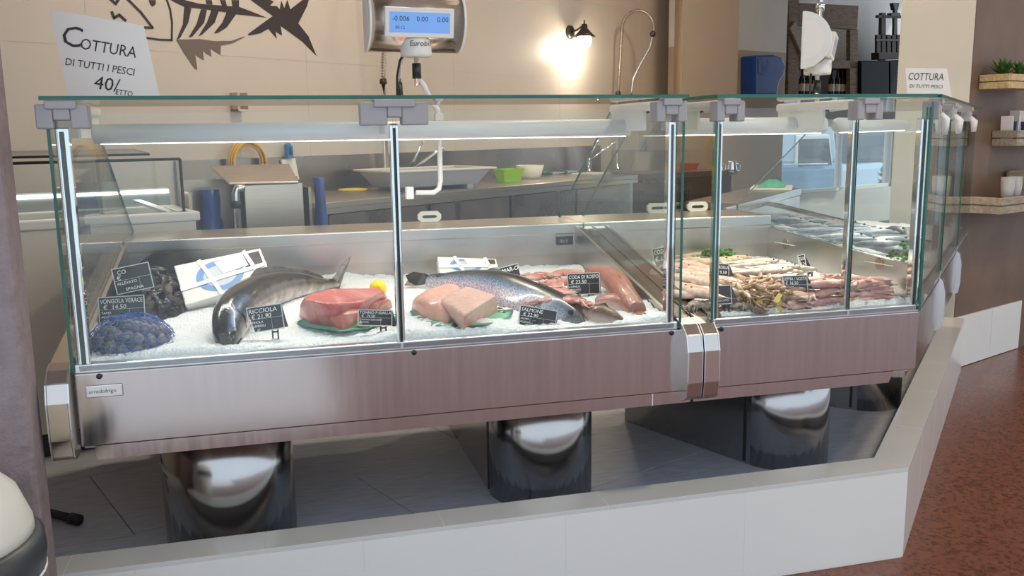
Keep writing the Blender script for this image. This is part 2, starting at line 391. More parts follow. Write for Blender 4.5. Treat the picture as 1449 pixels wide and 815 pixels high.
def support(p, ang, w, ln, parent, h=.40):
    """stadium-plan steel leg, round nose to the customer side; p = middle of the nose arc centre"""
    T = TR((p[0], p[1], ZI), ang); r = w/2; o = []
    for k in range(17):
        a = PI+PI*k/16; o.append((r*math.cos(a), r*math.sin(a), 0))
    o += [(r, ln, 0), (-r, ln, 0)]
    s = MB().prism([T @ Vector(q) for q in o], (0, 0, h)).build('support', 'polished', parent)
    me = s.data
    for f in me.polygons: f.use_smooth = abs(f.normal.z) < .5 and f.area < .04
    MB().box(-r-.003, -r+.002, .02, .03, .01, h).xf(T).build('seam', 'dark_metal', s)
def ice_bed(poly_fn, x0, x1, y0, y1, name, label, z0=.822, slope=.04, nx=90, ny=50, T=None):
    T = T or TR((0, 0, 0)); b = MB(); rnd = random.Random(3)
    H = lambda x, y: z0+slope*(y-y0)/(y1-y0)+.008*math.sin(9*x+3*y)*math.sin(7*y+1)+.012*max(0, math.sin(23*x+11*y))*max(0, math.sin(31*y-5*x))+rnd.uniform(-.0035, .0035)
    for j in range(ny+1):
        for i in range(nx+1):
            x = x0+(x1-x0)*i/nx; y = y0+(y1-y0)*j/ny; b.v.append(T @ Vector((x, y, H(x, y) if j else .79)))
    for j in range(ny):
        for i in range(nx):
            a = j*(nx+1)+i; b.f.append((a, a+1, a+nx+2, a+nx+1)); b.m.append(0)
    o = b.build(name, 'ice', smooth=True)
    return tag(o, label, 'ice', kind='stuff')
# ---- first section: two panes
c1 = thing('display_counter', 'long stainless fish counter with two front panes and maker badge', 'counter', (.3, 2.8, ZI))
p_ = MB().box(XL, XE+.05, YF, YF+.03, ZB, ZT); front1 = p_.build('front_panel', 'brushed', c1, bevel=.003)
MB().box(XL+.03, 1.01, YF+.004, YF+.03, .577, ZB-.001).build('bottom_strip', 'brushed', c1)
MB().box(1.012, 1.13, YF+.004, YF+.03, .577, ZB-.001).build('bottom_strip', 'brushed', c1)
MB().box(1.010, 1.0125, YF+.002, YF+.006, .577, ZB).build('seam', 'grout_light', c1)
MB().box(XL+.03, XE+.04, YF+.03, YR-.02, .577, .60).build('underside', 'steel_dull', c1)
MB().box(XL, XE, YF+.002, YF+.034, ZT, ZT+.022).build('glass_channel', 'aluminium', c1, bevel=.003)
MB().box(XL, XE, YF+.034, YF+.052, ZT, ZT+.010).build('inner_trim', 'chrome', c1, bevel=.002)
tb = MB()
tb.box(XL+.012, XE-.012, YF+.03, YL-.004, .60, .755)
tb.build('tub', 'steel_in', c1)
MB().box(XL+.012, XE-.002, YL-.008, YL, .80, ZL-.04).build('rear_wall', 'steel_in', c1)
MB().box(XL+.0, XE+.02, YL-.012, YL+.01, ZL-.042, ZL).build('ledge_lip', 'steel_in', c1, bevel=.005)
MB().box(XL+.0, XE+.02, YL+.01, YR, ZL-.03, ZL-.001).build('rear_ledge', 'steel', c1, bevel=.003)
MB().box(XL+.0, XE+.02, YL+.01, YR-.02, .60, ZL-.03).build('rear_body', 'steel_dull', c1)
for s, x in ((1, XL+.001), (0, XE-.012)):
    MB().prism([(x, YF+.03, .60), (x, YL, .60), (x, YL, ZL-.01), (x, YF+.03, .83)], (.011, 0, 0)).build('tub_end', 'steel_in', c1)
pane('front_pane', [(XL+.012, YF+.002, ZT+.006), (XM-.003, YF+.002, ZT+.006), (XM-.003, YF+.002, ZG-.028), (XL+.012, YF+.002, ZG-.028)], (0, .006, 0), c1)
pane('front_pane', [(XM+.003, YF+.002, ZT+.006), (XE-.012, YF+.002, ZT+.006), (XE-.012, YF+.002, ZG-.028), (XM+.003, YF+.002, ZG-.028)], (0, .006, 0), c1)
def end_pane(x, parent, name='end_pane'):
    return pane(name, [(x, YF-.004, ZT+.005), (x, YL+.24, ZL+.004), (x, 2.80, ZG-.012), (x, YF-.004, ZG-.012)], (.008, 0, 0), parent)
end_pane(XL-.006, c1); end_pane(XE, c1)
MB().prism([(XL-.012, YF-.022, ZG), (XE+.01, YF-.022, ZG), (XE+.01, 2.72, ZG), (XL-.012, 2.72, ZG)], (0, 0, .009), 0, 1).build('top_glass', ['glass', 'glass_edge'], c1)
post(XL+.022, c1, .030); post(XM, c1, .022); post(XE-.022, c1, .022)
bracket(XL+.03, c1, .11); bracket(XM, c1); bracket(XE-.035, c1, .09)
for x in (XL+.03, XM, XE-.035): arm(x, c1)
tubeo = MB().tube([(XL+.035, 2.60, 1.362), (XE-.02, 2.60, 1.362)], .026, 20).build('light_tube', 'tube_white', c1, smooth=True)
MB().box(XL+.05, XE-.03, 2.597, 2.603, 1.3345, 1.3375).build('light_strip', 'led', tubeo)
area_light('counter_led_light', ((XL+XE)/2, 2.60, 1.330), 1.5, 6.2, (1, .98, .95), (0, 0, 0), .02)
bumper(XL-.056, XL-.006, c1); bumper(XE+.006, XE+.052, c1)
bd = MB().box(XL+.022, XL+.105, YF-.004, YF, .735, .765).build('badge', 'aluminium', c1, bevel=.002)
MB().box(XL+.026, XL+.101, YF-.0048, YF-.0038, .739, .761).build('badge_plate', 'white_plastic', bd)
text('arredofrigo', .0135, frame((XL+.0285, YF-.005, .746), (1, 0, 0), (0, 0, 1), (0, -1, 0)), 'dark_metal', bd)
for x in (XL+.055, XM+.03, XE-.02): MB().lathe([(.007, 0), (.007, .004), (.003, .006)], (0, 0, 0), 10, T=TR((x, YF, ZT-.008), 0, PI/2)).build('screw', 'black_plastic', c1)
th = MB().box(1.0, 1.062, YL-.02, YL-.008, .94, .972).build('thermometer', 'black_plastic', c1, bevel=.002)
text('00.5', .018, frame((1.01, YL-.0206, .949), (1, 0, 0), (0, 0, 1), (0, -1, 0)), 'grey_plastic', th)
support((-.17, 2.60), 0, .365, .85, c1); support((.79, 2.66), 0, .335, .76, c1)
ice_bed(None, XL+.014, XE-.014, YF+.036, YL-.01, 'crushed_ice', 'crushed ice bed in the long counter under the big fish', nx=130, ny=70)
# ---- second section: straight piece before the corner
c2 = thing('display_counter', 'short stainless counter section with squid and prawns beside the bumper trim', 'counter', (1.55, 2.8, ZI))
MB().box(1.139, X3, YF, YF+.03, ZB, ZT).build('front_panel', 'brushed', c2, bevel=.003)
MB().prism([(1.139, YF+.004, .577), (X3-.09, YF+.004, .577), (X3-.075, YF+.004, ZB-.001), (1.139, YF+.004, ZB-.001)], (0, .026, 0)).build('bottom_strip', 'brushed', c2)
MB().box(XE+.06, X3-.1, YF+.03, YR-.02, .577, .60).build('underside', 'steel_dull', c2)
MB().box(X2, X3, YF+.002, YF+.034, ZT, ZT+.022).build('glass_channel', 'aluminium', c2, bevel=.003)
MB().box(X2, X3, YF+.034, YF+.052, ZT, ZT+.010).build('inner_trim', 'chrome', c2, bevel=.002)
MB().box(X2, X3-.012, YF+.03, YL-.004, .60, .755).build('tub', 'steel_in', c2)
MB().box(X2, X3-.002, YL-.008, YL, .80, ZL-.04).build('rear_wall', 'steel_in', c2)
MB().box(XE+.022, X3, YL-.012, YL+.01, ZL-.042, ZL).build('ledge_lip', 'steel_in', c2, bevel=.005)
MB().box(XE+.022, X3, YL+.01, YR, ZL-.03, ZL-.001).build('rear_ledge', 'steel', c2, bevel=.003)
MB().box(XE+.022, X3, YL+.01, YR-.02, .60, ZL-.03).build('rear_body', 'steel_dull', c2)
MB().prism([(X2+.001, YF+.03, .60), (X2+.001, YL, .60), (X2+.001, YL, ZL-.01), (X2+.001, YF+.03, .83)], (.011, 0, 0)).build('tub_end', 'steel_in', c2)
te = MB().prism([(X3-.012, YF+.03, .60), (X3-.012, YR, .60), (X3-.012, YR, .985), (X3-.012, YF+.04, .932)], (.012, 0, 0)).build('tub_end', 'steel_in', c2)
for yy in (2.45, 3.0):
    MB().lathe([(.02, 0), (.02, .003), (.004, .004)], (0, 0, 0), 16, T=frame((X3-.0125, yy, .92), (0, 1, 0), (0, 0, 1), (-1, 0, 0))).build('plug', 'steel_dull', te)
    MB().tube([(X3-.016, yy-.07, .921), (X3-.016, yy+.07, .919)], .0016, 6).build('pin', 'aluminium', te)
pane('front_pane', [(X2+.012, YF+.002, ZT+.006), (X2M-.003, YF+.002, ZT+.006), (X2M-.003, YF+.002, ZG-.028), (X2+.012, YF+.002, ZG-.028)], (0, .006, 0), c2)
pane('front_pane', [(X2M+.003, YF+.002, ZT+.006), (X3-.012, YF+.002, ZT+.006), (X3-.012, YF+.002, ZG-.028), (X2M+.003, YF+.002, ZG-.028)], (0, .006, 0), c2)
end_pane(X2-.006, c2)
pane('end_pane', [(X3-.006, YF-.004, ZT+.005), (X3-.006, YF+.06, .935), (X3-.006, 3.40, .99), (X3-.006, 3.395, 1.04), (X3-.006, 2.76, ZG-.012), (X3-.006, YF-.004, ZG-.012)], (.008, 0, 0), c2)
MB().prism([(X2-.012, YF-.022, ZG), (X3-.002, YF-.022, ZG), (X3-.19, 2.72, ZG), (X2-.012, 2.72, ZG)], (0, 0, .009), 0, 1).build('top_glass', ['glass', 'glass_edge'], c2)
post(X2+.016, c2, .02); post(X2M, c2, .02); post(X3-.012, c2, .024)
bracket(X2+.036, c2, .085); bracket(X2M+.028, c2, .085)
for x in (X2+.03, X2M): arm(x, c2)
t2 = MB().tube([(X2+.02, 2.60, 1.362), (X3-.14, 2.60, 1.362)], .026, 20).build('light_tube', 'tube_white', c2, smooth=True)
MB().box(X2+.03, X3-.15, 2.597, 2.603, 1.3345, 1.3375).build('light_strip', 'led', t2)
area_light('counter_led_light', (1.5, 2.60, 1.330), .55, 5.6, (1, .93, .80), (0, 0, 0), .02)
bumper(XE+.058, XE+.104, c2)
for x in (X2+.03,): MB().lathe([(.007, 0), (.007, .004), (.003, .006)], (0, 0, 0), 10, T=TR((x, YF, ZT-.008), 0, PI/2)).build('screw', 'black_plastic', c2)
support((1.70, 2.71), math.radians(22), .33, .62, c2)
ice_bed(None, X2+.014, X3-.014, YF+.036, YL-.01, 'crushed_ice', 'crushed ice bed under the prawns and squid', z0=.820, nx=60, ny=60)
# ---- third section: turns 45 degrees away to the right (local x along its front)
T3 = frame(CC, U45, V45, Vector((0, 0, 1)))
L3 = 2.30
c3 = thing('display_counter', 'stainless counter section running back towards the brown wall', 'counter', (2.5, 3.5, ZI))
def b3(x0, x1, y0, y1, z0, z1): return MB().box(x0, x1, y0, y1, z0, z1).xf(T3)
b3(0, L3, 0, .03, ZB, ZT).build('front_panel', 'brushed', c3, bevel=.003)
b3(.02, L3, .03, .05, .577, ZB-.001).build('bottom_strip', 'brushed', c3)
b3(0, L3, .002, .034, ZT, ZT+.022).build('glass_channel', 'aluminium', c3, bevel=.003)
w0 = Vector((X3+.001, YF+.05, 0)); w1 = Vector((X3+.001, 2.27+.87*math.sqrt(2), 0))
pe = T3 @ Vector((L3, .87, 0)); pf = T3 @ Vector((L3, .03, 0)); pf0 = T3 @ Vector((.05, .03, 0))
MB().prism([pf0, pf, pe, w1, w0], (0, 0, .22)).xf(Matrix.Translation((0, 0, .60))).build('tub', 'steel_in', c3)
b3(.87, L3, .87, .88, .80, ZL-.04).build('rear_wall', 'steel_in', c3)
b3(.87, L3, .862, .884, ZL-.042, ZL).build('ledge_lip', 'steel_in', c3, bevel=.005)
b3(.87+.28, L3, .884, 1.15, ZL-.03, ZL-.001).build('rear_ledge', 'steel', c3, bevel=.003)
b3(.87+.28, L3, .884, 1.13, .60, ZL-.03).build('rear_body', 'steel_dull', c3)
for a, b in ((.012, .69), (.75, 1.53), (1.59, L3)):
    o = MB().prism([Vector((a, .002, ZT+.006)), Vector((b, .002, ZT+.006)), Vector((b, .002, ZG-.028)), Vector((a, .002, ZG-.028))], (0, .006, 0), 0, 1).xf(T3).build('front_pane', ['glass', 'glass_edge'], c3)
MB().prism([T3 @ Vector(q) for q in ((.02, -.022, ZG), (L3, -.022, ZG), (L3, .45, ZG), (.20, .45, ZG))], (0, 0, .009), 0, 1).build('top_glass', ['glass', 'glass_edge'], c3)
TS3 = T3 @ Matrix.Translation((0, -YF, 0))
for x in (.70, .74, 1.54, 1.58): post(x, c3, .016, TS3)
for x in (.11, .62, .70, 1.5, 1.6):
    bracket(x, c3, .06, TS3)
    MB().tube([TS3 @ Vector((x, YF-.012, ZG-.05)), TS3 @ Vector((x, YF-.03, ZG-.065)), TS3 @ Vector((x, YF-.03, ZG-.11))], [.012, .012, .007], 8).build('hook', 'white_plastic', c3, smooth=True)
for x in (.72, 1.56): bumper(x-.02, x+.02, c3, TS3 @ Matrix.Translation((0, .034, 0)))
tb3 = MB().tube([T3 @ Vector((.38, .33, 1.362)), T3 @ Vector((L3-.05, .33, 1.362))], .026, 16).build('light_tube', 'tube_white', c3, smooth=True)
b3(.41, L3-.1, .327, .333, 1.3345, 1.3375).build('light_strip', 'led', tb3)
a3 = area_light('counter_led_light', T3 @ Vector((1.3, .33, 1.330)), 1.7, 5.5, (1, .98, .94), (0, 0, PI/4), .02)
support((2.385, 3.175), PI/4, .30, .5, c3)
b = MB(); rnd = random.Random(5)
poly3 = [pf0, pf, pe, w1, w0]
for j in range(41):
    for i in range(61):
        s, t = i/60, j/40
        bot = pf0.lerp(pf, s) if True else 0
        top = w1.lerp(pe, s)
        if i == 0: bot = w0
        q = bot.lerp(top, t); b.v.append(Vector((q.x, q.y, .828+.03*t+rnd.uniform(-.004, .004))))
for j in range(40):
    for i in range(60): a_ = j*61+i; b.f.append((a_, a_+1, a_+62, a_+61)); b.m.append(0)
tag(b.build('crushed_ice', 'ice', smooth=True), 'crushed ice bed in the counter section by the brown wall', 'ice', kind='stuff')
# ================================================================== work area behind the counter
mat('hose_yellow', (.75, .45, .02), .4); mat('blue_plastic', (.02, .07, .30), .3, noise=.1, nscale=8); mat('blue_bag', (.03, .07, .28), .45, noise=.3, nscale=15, bump=.5, bscale=25)
mat('sky_blue', (.03, .22, .55), .4); mat('lime', (.30, .62, .01), .35); mat('cream_plastic', (.82, .79, .70), .35); mat('yellow', (.80, .55, .02), .4)
mat('crate_grey', (.42, .46, .52), .45); mat('crate_rim', (.75, .72, .66), .4); mat('green_handle', (.02, .12, .09), .4)
mat('freezer_white', (.80, .74, .65), .35); mat('freezer_in', (.36, .38, .37), .5); mat('rim_white', (.85, .83, .79), .3)
mat('lcd', (.10, .2, .45), .3, emit=(.20, .42, .85), estr=.55); mat('print_lcd', (.35, .40, .42), .3); mat('scale_steel', (.70, .64, .57), .22, 1, noise=.05, nscale=5, stretch=(1, 1, 30)); mat('lcd_ink', (.01, .02, .05), .5)
mat('old_wood', (.20, .13, .085), .75, noise=.35, nscale=12, stretch=(1, 1, 6)); mat('dark_wood', (.05, .03, .022), .6, noise=.2, nscale=20)
mat('pale_wood', (.55, .40, .20), .7, noise=.25, nscale=14, stretch=(1, 6, 6)); mat('grey_wood', (.34, .27, .20), .75, noise=.3, nscale=14, stretch=(1, 6, 6))
mat('leaf', (.06, .16, .03), .5, noise=.3, nscale=40); mat('leaf_bright', (.10, .27, .03), .5, noise=.3, nscale=40); mat('terracotta', (.42, .17, .07), .7)
mat('wine_dark', (.02, .012, .014), .12); mat('label_paper', (.62, .55, .45), .6); mat('red_plastic', (.45, .09, .05), .4); mat('green_net', (.06, .42, .27), .6, noise=.2, nscale=60)
mat('bin_white', (.66, .64, .58), .35); mat('bin_black', (.035, .037, .042), .4); mat('brochure_blue', (.05, .08, .22), .5); mat('rubber', (.02, .02, .02), .6)
mat('van_paint', (.45, .60, .78), .25, coat=.4); mat('van_blue', (.20, .38, .62), .25, coat=.4); mat('van_white', (.85, .87, .9), .3); mat('van_glass', (.05, .08, .12), .05); mat('street', (.45, .44, .42), .8, noise=.1, nscale=5)
TWK = frame(A0, WD, WN, Vector((0, 0, 1)))
wt = thing('sink_worktop', 'long stainless worktop with backsplash along the tiled back wall', 'worktop', (A0.x, A0.y, ZI), WA)
def wb(x0, x1, y0, y1, z0, z1): return MB().box(x0, x1, y0, y1, z0, z1).xf(TWK)
wb(0, 2.86, 0, .655, WTZ-.03, WTZ).build('top', 'steel', wt, bevel=.004)
wb(0, 2.86, .0, .012, WTZ-.055, WTZ-.03).build('front_edge', 'steel', wt)
wb(-.30, 3.42, .660, .678, WTZ-.03, 1.243).build('backsplash', 'steel_dull', wt)
for i in range(4): wb(.07+i*.69, .07+i*.69+.665, .03, .06, .70, WTZ-.06).build('apron_panel', 'steel_dull', wt, bevel=.003)
wb(.05, 2.83, .08, .64, .45, .47).build('lower_shelf', 'steel_dull', wt)
for x in (.02, .95, 1.9, 2.8):
    for y in (.03, .6): wb(x, x+.04, y, y+.04, ZI, WTZ-.03).build('leg', 'steel', wt)
def onwork(px, py, y):                      # point of the worktop along a sight line, kept at depth y on it
    q = TWK.inverted() @ onz(px, py, WTZ); return TWK @ Vector((q.x, y, WTZ))
# side counter to the right of it
s0 = onz(912, 246, 1.05); s1 = onz(1040, 240, 1.05); sd = (s1-s0).normalized(); sn = Vector((-sd.y, sd.x, 0)); sl = (s1-s0).length
TSD = frame(Vector((s0.x, s0.y, 0)), sd, sn, Vector((0, 0, 1)))
sc2 = thing('side_worktop', 'stainless side worktop with a red tray in front of the pillar', 'worktop', (s0.x, s0.y, ZI), math.atan2(sd.y, sd.x))
MB().box(0, sl, 0, .35, 1.01, 1.05).xf(TSD).build('top', 'steel', sc2, bevel=.003)
for a in (0, sl/2): MB().box(a+.01, a+sl/2-.01, .02, .05, .4, 1.005).xf(TSD).build('cabinet_door', 'steel_dull', sc2, bevel=.003)
MB().box(.005, sl-.005, .05, .34, ZI, 1.01).xf(TSD).build('body', 'steel_dull', sc2)
def at_side(x, y): return onz(x, y, 1.05)
q = at_side(983, 241)
b = MB(); Tq = TR(q+sn*.13, math.atan2(sd.y, sd.x))
b.rings([[Tq @ Vector((sx*w, sy*d_, z)) for sx, sy in ((-1, -1), (1, -1), (1, 1), (-1, 1))] for w, d_, z in ((.085, .06, 0), (.105, .075, .05), (.10, .07, .05), (.08, .055, .008))])
tag(b.build('tray', 'red_plastic'), 'small red plastic tray on the side worktop', 'tray')
for i, (px, blk) in enumerate(((1033, 1), (1054, 0))):
    q = at_side(px, 246)+sn*.12
    t = thing('steel_jug', ['shiny steel jug with a black lid on the side worktop', 'shiny steel jug without lid on the side worktop'][i], 'jug', q)
    MB().lathe([(.001, 0), (.032, 0), (.036, .03), (.026, .075), (.028, .085), (.022, .085), (.02, .075)], q, 16).build('body', 'chrome', t, smooth=True)
    if blk: MB().lathe([(.029, .085), (.030, .10), (.012, .115), (.008, .13), (.001, .13)], q, 16).build('lid', 'black_plastic', t, smooth=True)
    MB().tube([q+Vector((.03, 0, .07)), q+Vector((.06, 0, .06)), q+Vector((.06, 0, .02)), q+Vector((.035, 0, .015))], .004, 6).build('handle', 'chrome', t, smooth=True)
# grey fish crate ------------------------------------------------------
def tray_mesh(T, w, d_, h, flare=.06, wall=.012):
    b = MB(); S = ((-1, -1), (1, -1), (1, 1), (-1, 1)); r = []
    for ww, dd, z in ((w-flare, d_-flare, 0), (w, d_, h), (w-wall, d_-wall, h), (w-flare-wall, d_-flare-wall, .008)):
        ring = []
        for sx, sy in S:
            c = Vector((sx*ww, sy*dd, z)); k = .18*min(ww, dd)
            ring += [T @ (c-Vector((0, sy*k, 0))), T @ (c-Vector((sx*k, 0, 0)))] if sx*sy > 0 else [T @ (c-Vector((sx*k, 0, 0))), T @ (c-Vector((0, sy*k, 0)))]
        r.append(ring)
    return b.rings(r)
q = onwork(592, 266, .31); TQ = TR((q.x, q.y, WTZ+.02), WA-.25)
t = thing('fish_crate', 'large grey plastic fish crate resting across the worktop', 'crate', (q.x, q.y, WTZ+.0), WA-.25)
tray_mesh(TQ, .335, .20, .085).build('basin', 'crate_grey', t)
fr = MB()
for a, b_ in (((-.345, -.21), (.345, -.19)), ((-.345, .19), (.345, .21)), ((-.345, -.19), (-.325, .19)), ((.325, -.19), (.345, .19))): fr.box(a[0], b_[0], a[1], b_[1], .082, .094)
fr.xf(TQ).build('rim', 'crate_rim', t, bevel=.004)
for sx in (-.2, .2): MB().box(sx-.02, sx+.02, -.15, .15, -.02, .0).xf(TQ).build('foot', 'crate_grey', t)
def bowl(px, py, r, h, m, lab):
    q = onwork(px, py, .40)
    tag(MB().lathe([(.001, 0), (r*.62, 0), (r*.8, h*.25), (r, h), (r*.955, h), (r*.76, h*.3), (r*.55, .006), (.001, .006)], (q.x, q.y, WTZ), 28).build('mixing_bowl', m, smooth=True), lab, 'bowl')
bowl(724, 252, .095, .088, 'cream_plastic', 'round white plastic bowl on the worktop')
q = onwork(688, 256, .30)
t = MB(); TQ = TR((q.x, q.y, WTZ), WA-.2); tray_mesh(TQ, .088, .06, .08, .022, .006).v
tag(tray_mesh(TQ, .088, .06, .08, .022, .006).build('plastic_tub', 'lime', smooth=False), 'lime green plastic tub beside the white bowl', 'tub')
for i, (px, py, m, dx) in enumerate(((762, 250, 'yellow', .0), (784, 249, 'green_handle', 0), (806, 247, 'green_handle', 0))):
    q = onz(px, py, WTZ)+WN*.06
    t = thing('knife', ['knife with a bright yellow handle on the worktop', 'knife with a dark green handle beside the yellow one', 'knife with a dark green handle beside the tap'][i], 'knife', (q.x, q.y, WTZ), WA-.1)
    T = TR((q.x, q.y, WTZ+.014), WA-.1+i*.08)
    MB().tube([T @ Vector((-.055, 0, 0)), T @ Vector((-.02, 0, .004)), T @ Vector((.03, 0, .001)), T @ Vector((.055, 0, 0))], [.010, .014, .012, .009], 10).build('handle', m, t, smooth=True)
    MB().prism([T @ Vector(p) for p in ((.05, -.001, -.006), (.20, -.001, -.004), (.22, -.001, .004), (.05, -.001, .012))], T.to_3x3() @ Vector((0, .002, 0))).build('blade', 'aluminium', t)
q = onz(508, 271, WTZ)+WN*.05
tag(MB().rings([[Vector((q.x, q.y, WTZ))+Vector((r*1.5*math.cos(2*PI*k/14), r*math.sin(2*PI*k/14)+.1*r*math.sin(6*PI*k/14), z)) for k in range(14)] for r, z in ((.045, 0), (.055, .006), (.05, .014), (.02, .018))]).build('cleaning_cloth', 'yellow', smooth=True), 'yellow folded cloth at the end of the worktop', 'cloth')
for px, py, w in ((852, 247, .12),):
    q = onwork(px, py, .34)
    tag(MB().box(-w, w, -.09, .09, 0, .012).xf(TR((q.x, q.y, WTZ), WA)).build('cutting_board', 'cream_plastic', bevel=.003), 'white cutting board lying %s' % 'between the knives and the tap', 'board')
# taps -------------------------------------------------------------------
def lever_tap(px, py, lab, k=1.0):
    q = onwork(px, py, .56); z = WTZ
    t = thing('mixer_tap', lab, 'tap', (q.x, q.y, z))
    MB().lathe([(.001, 0), (.028, 0), (.028, .01), (.018, .016), (.017, .09), (.02, .10), (.001, .105)], (q.x, q.y, z), 16).build('body', 'chrome', t, smooth=True)
    MB().tube([q+Vector((0, 0, .08)), q+R0*.05+Vector((0, 0, .12)), q+R0*.20+Vector((0, 0, .225)), q+R0*.205+Vector((0, 0, .20))], .009, 8).build('spout', 'chrome', t, smooth=True)
    MB().tube([q+Vector((0, 0, .10)), q+R0*.03+Vector((0, 0, .16)), q+R0*.08+Vector((0, 0, .26))], [.009, .008, .006], 8).build('lever', 'chrome', t, smooth=True)
lever_tap(866, 244, 'chrome lever tap with a long spout near the spring hose')
lever_tap(552, 262, 'chrome lever tap behind the grey crate')
def spray_tap(px, ysh, lab, e, scale=1.0):
    q = onp(px, 240, B0-WN*.075, WN); z = WTZ
    t = thing('spray_tap', lab, 'tap', (q.x, q.y, z))
    b = Vector((q.x, q.y, z)); zz = lambda h: Vector((0, 0, h))
    MB().lathe([(.001, 0), (.03, 0), (.03, .01), (.014, .02), (.012, .60)], b, 12).build('riser', 'chrome', t, smooth=True)
    MB().lathe([(.02, 0), (.022, .01), (.018, .03), (.001, .03)], b+zz(.585), 12).build('collar', 'dark_metal', t, smooth=True)
    pts = [b+zz(.60+.5*i/14) + e*(.004*i/2) for i in range(15)]
    top = pts[-1]; R = .125
    for i in range(1, 21):
        a = PI-PI*1.12*i/20; pts.append(top + e*(R+R*math.cos(a)) + zz(R*math.sin(a)*1.05))
    MB().tube(pts, .006, 8).build('inner_hose', 'steel', t, smooth=True)
    # spring wound around the hose
    sp = []; n = 62*8; 
    cum = [0]
    for i in range(1, len(pts)): cum.append(cum[-1]+(pts[i]-pts[i-1]).length)
    side = e.cross(Vector((0, 0, 1))).normalized()
    for k in range(n+1):
        d_ = cum[-1]*k/n; j = max(i for i in range(len(cum)) if cum[i] <= d_+1e-9); j = min(j, len(pts)-2)
        f = (d_-cum[j])/(cum[j+1]-cum[j]); p = pts[j].lerp(pts[j+1], f); tg = (pts[j+1]-pts[j]).normalized(); o = tg.cross(side)
        a = 2*PI*k/8; sp.append(p+side*(.013*math.cos(a))+o*(.013*math.sin(a)))
    MB().tube(sp, .0024, 5).build('spring', 'steel', t, smooth=True)
    end = pts[-1]
    MB().sphere(end, .024, n=10, m=6).build('spring_end', 'dark_metal', t, smooth=True)
    hs = [end, end-zz(.10)-e*.02, end-zz(.22)-e*.09, end-zz(.34)-e*.15, end-zz(.46)-e*.165]
    fine = []
    for i in range(len(hs)-1):
        for k in range(5): fine.append(hs[i].lerp(hs[i+1], k/5))
    fine.append(hs[-1])
    MB().tube(fine, .0065, 8).build('hose', 'aluminium', t, smooth=True)
    MB().tube([hs[-1], hs[-1]-zz(.06), hs[-1]-zz(.19)], [.013, .016, .014], 8).build('spray_handle', 'black_plastic', t, smooth=True)
    MB().tube([hs[-1]-zz(.17)+e*.015, hs[-1]-zz(.08)+e*.055], .005, 6).build('trigger', 'dark_metal', t, smooth=True)
spray_tap(874, 0, 'tall spring hose spray tap beside the wall lamp', R0)
spray_tap(547, 0, 'tall spring hose spray tap behind the hanging scale', Vector((R0.x*.45+WN.x*-.4, R0.y*.45-WN.y*.4, 0)).normalized())
# wash sink with blue bags --------------------------------------------------
sq = ony(345, 262, 3.85); TK = TR((sq.x, sq.y, 0), math.radians(14))
sk = thing('wash_sink', 'stainless wash sink box with a grey drain pipe', 'sink', (sq.x, sq.y, ZI), math.radians(14))
MB().box(-.20, .27, .02, .21, .62, .64).xf(TK).build('base', 'steel_dull', sk)
MB().box(0, .245, 0, .012, .70, sq.z).xf(TK).build('front_panel', 'steel', sk, bevel=.003)
MB().box(-.22, .28, .20, .212, .70, sq.z+.02).xf(TK).build('rear_panel', 'steel_dull', sk)
MB().box(-.22, -.208, .0, .20, .70, sq.z-.02).xf(TK).build('side_panel', 'steel_dull', sk); MB().box(.268, .28, .0, .20, .70, sq.z-.02).xf(TK).build('side_panel', 'steel_dull', sk)
MB().prism([TK @ Vector(p) for p in ((-.06, -.01, sq.z+.005), (.225, -.01, sq.z+.0), (.235, .16, sq.z+.07), (-.10, .16, sq.z+.07))], (0, 0, .008)).build('lid', 'steel', sk, bevel=.002)
for x in (-.2, .25):
    for y in (.03, .17): MB().box(x, x+.03, y, y+.03, ZI, .62).xf(TK).build('leg', 'steel', sk)
pipe = MB().tube([TK @ Vector(p) for p in ((-.005, -.03, sq.z-.01), (-.035, -.03, sq.z-.01), (-.042, -.03, sq.z-.03), (-.042, -.03, .72))], .016, 10).build('drain_pipe', 'aluminium', sk, smooth=True)
MB().tube([TK @ Vector((-.042, -.03, sq.z-.06)), TK @ Vector((-.042, -.03, sq.z-.09))], .022, 10).build('pipe_nut', 'dark_metal', pipe, smooth=True)
def bag(c, w, h, d_, lab, lean=0):
    rs = []; rnd = random.Random(int(c[0]*100))
    for i in range(11):
        t = i/10; ww = w*(.62+.42*math.sin(PI*min(1, t*1.15+.1))); dd = d_*(.5+.6*math.sin(PI*min(1, t+.15)))
        rs.append([Vector((c[0]+lean*t+(ww+rnd.uniform(-.01, .01))*math.cos(2*PI*k/16), c[1]+(dd+rnd.uniform(-.008, .008))*math.sin(2*PI*k/16), c[2]+h*t)) for k in range(16)])
    return tag(MB().rings(rs).build('refuse_bag', 'blue_bag', smooth=True), lab, 'bag')
b1 = TK @ Vector((-.12, .10, 0)); bag((b1.x, b1.y, .641), .055, sq.z-.66, .05, 'dark blue plastic bag hanging inside the wash sink beside the pipe')
b2 = TK @ Vector((.345, .0, 0)); bag((b2.x, b2.y, ZI), .035, sq.z-ZI+.02, .06, 'dark blue plastic bag standing at the right of the wash sink', -.03)
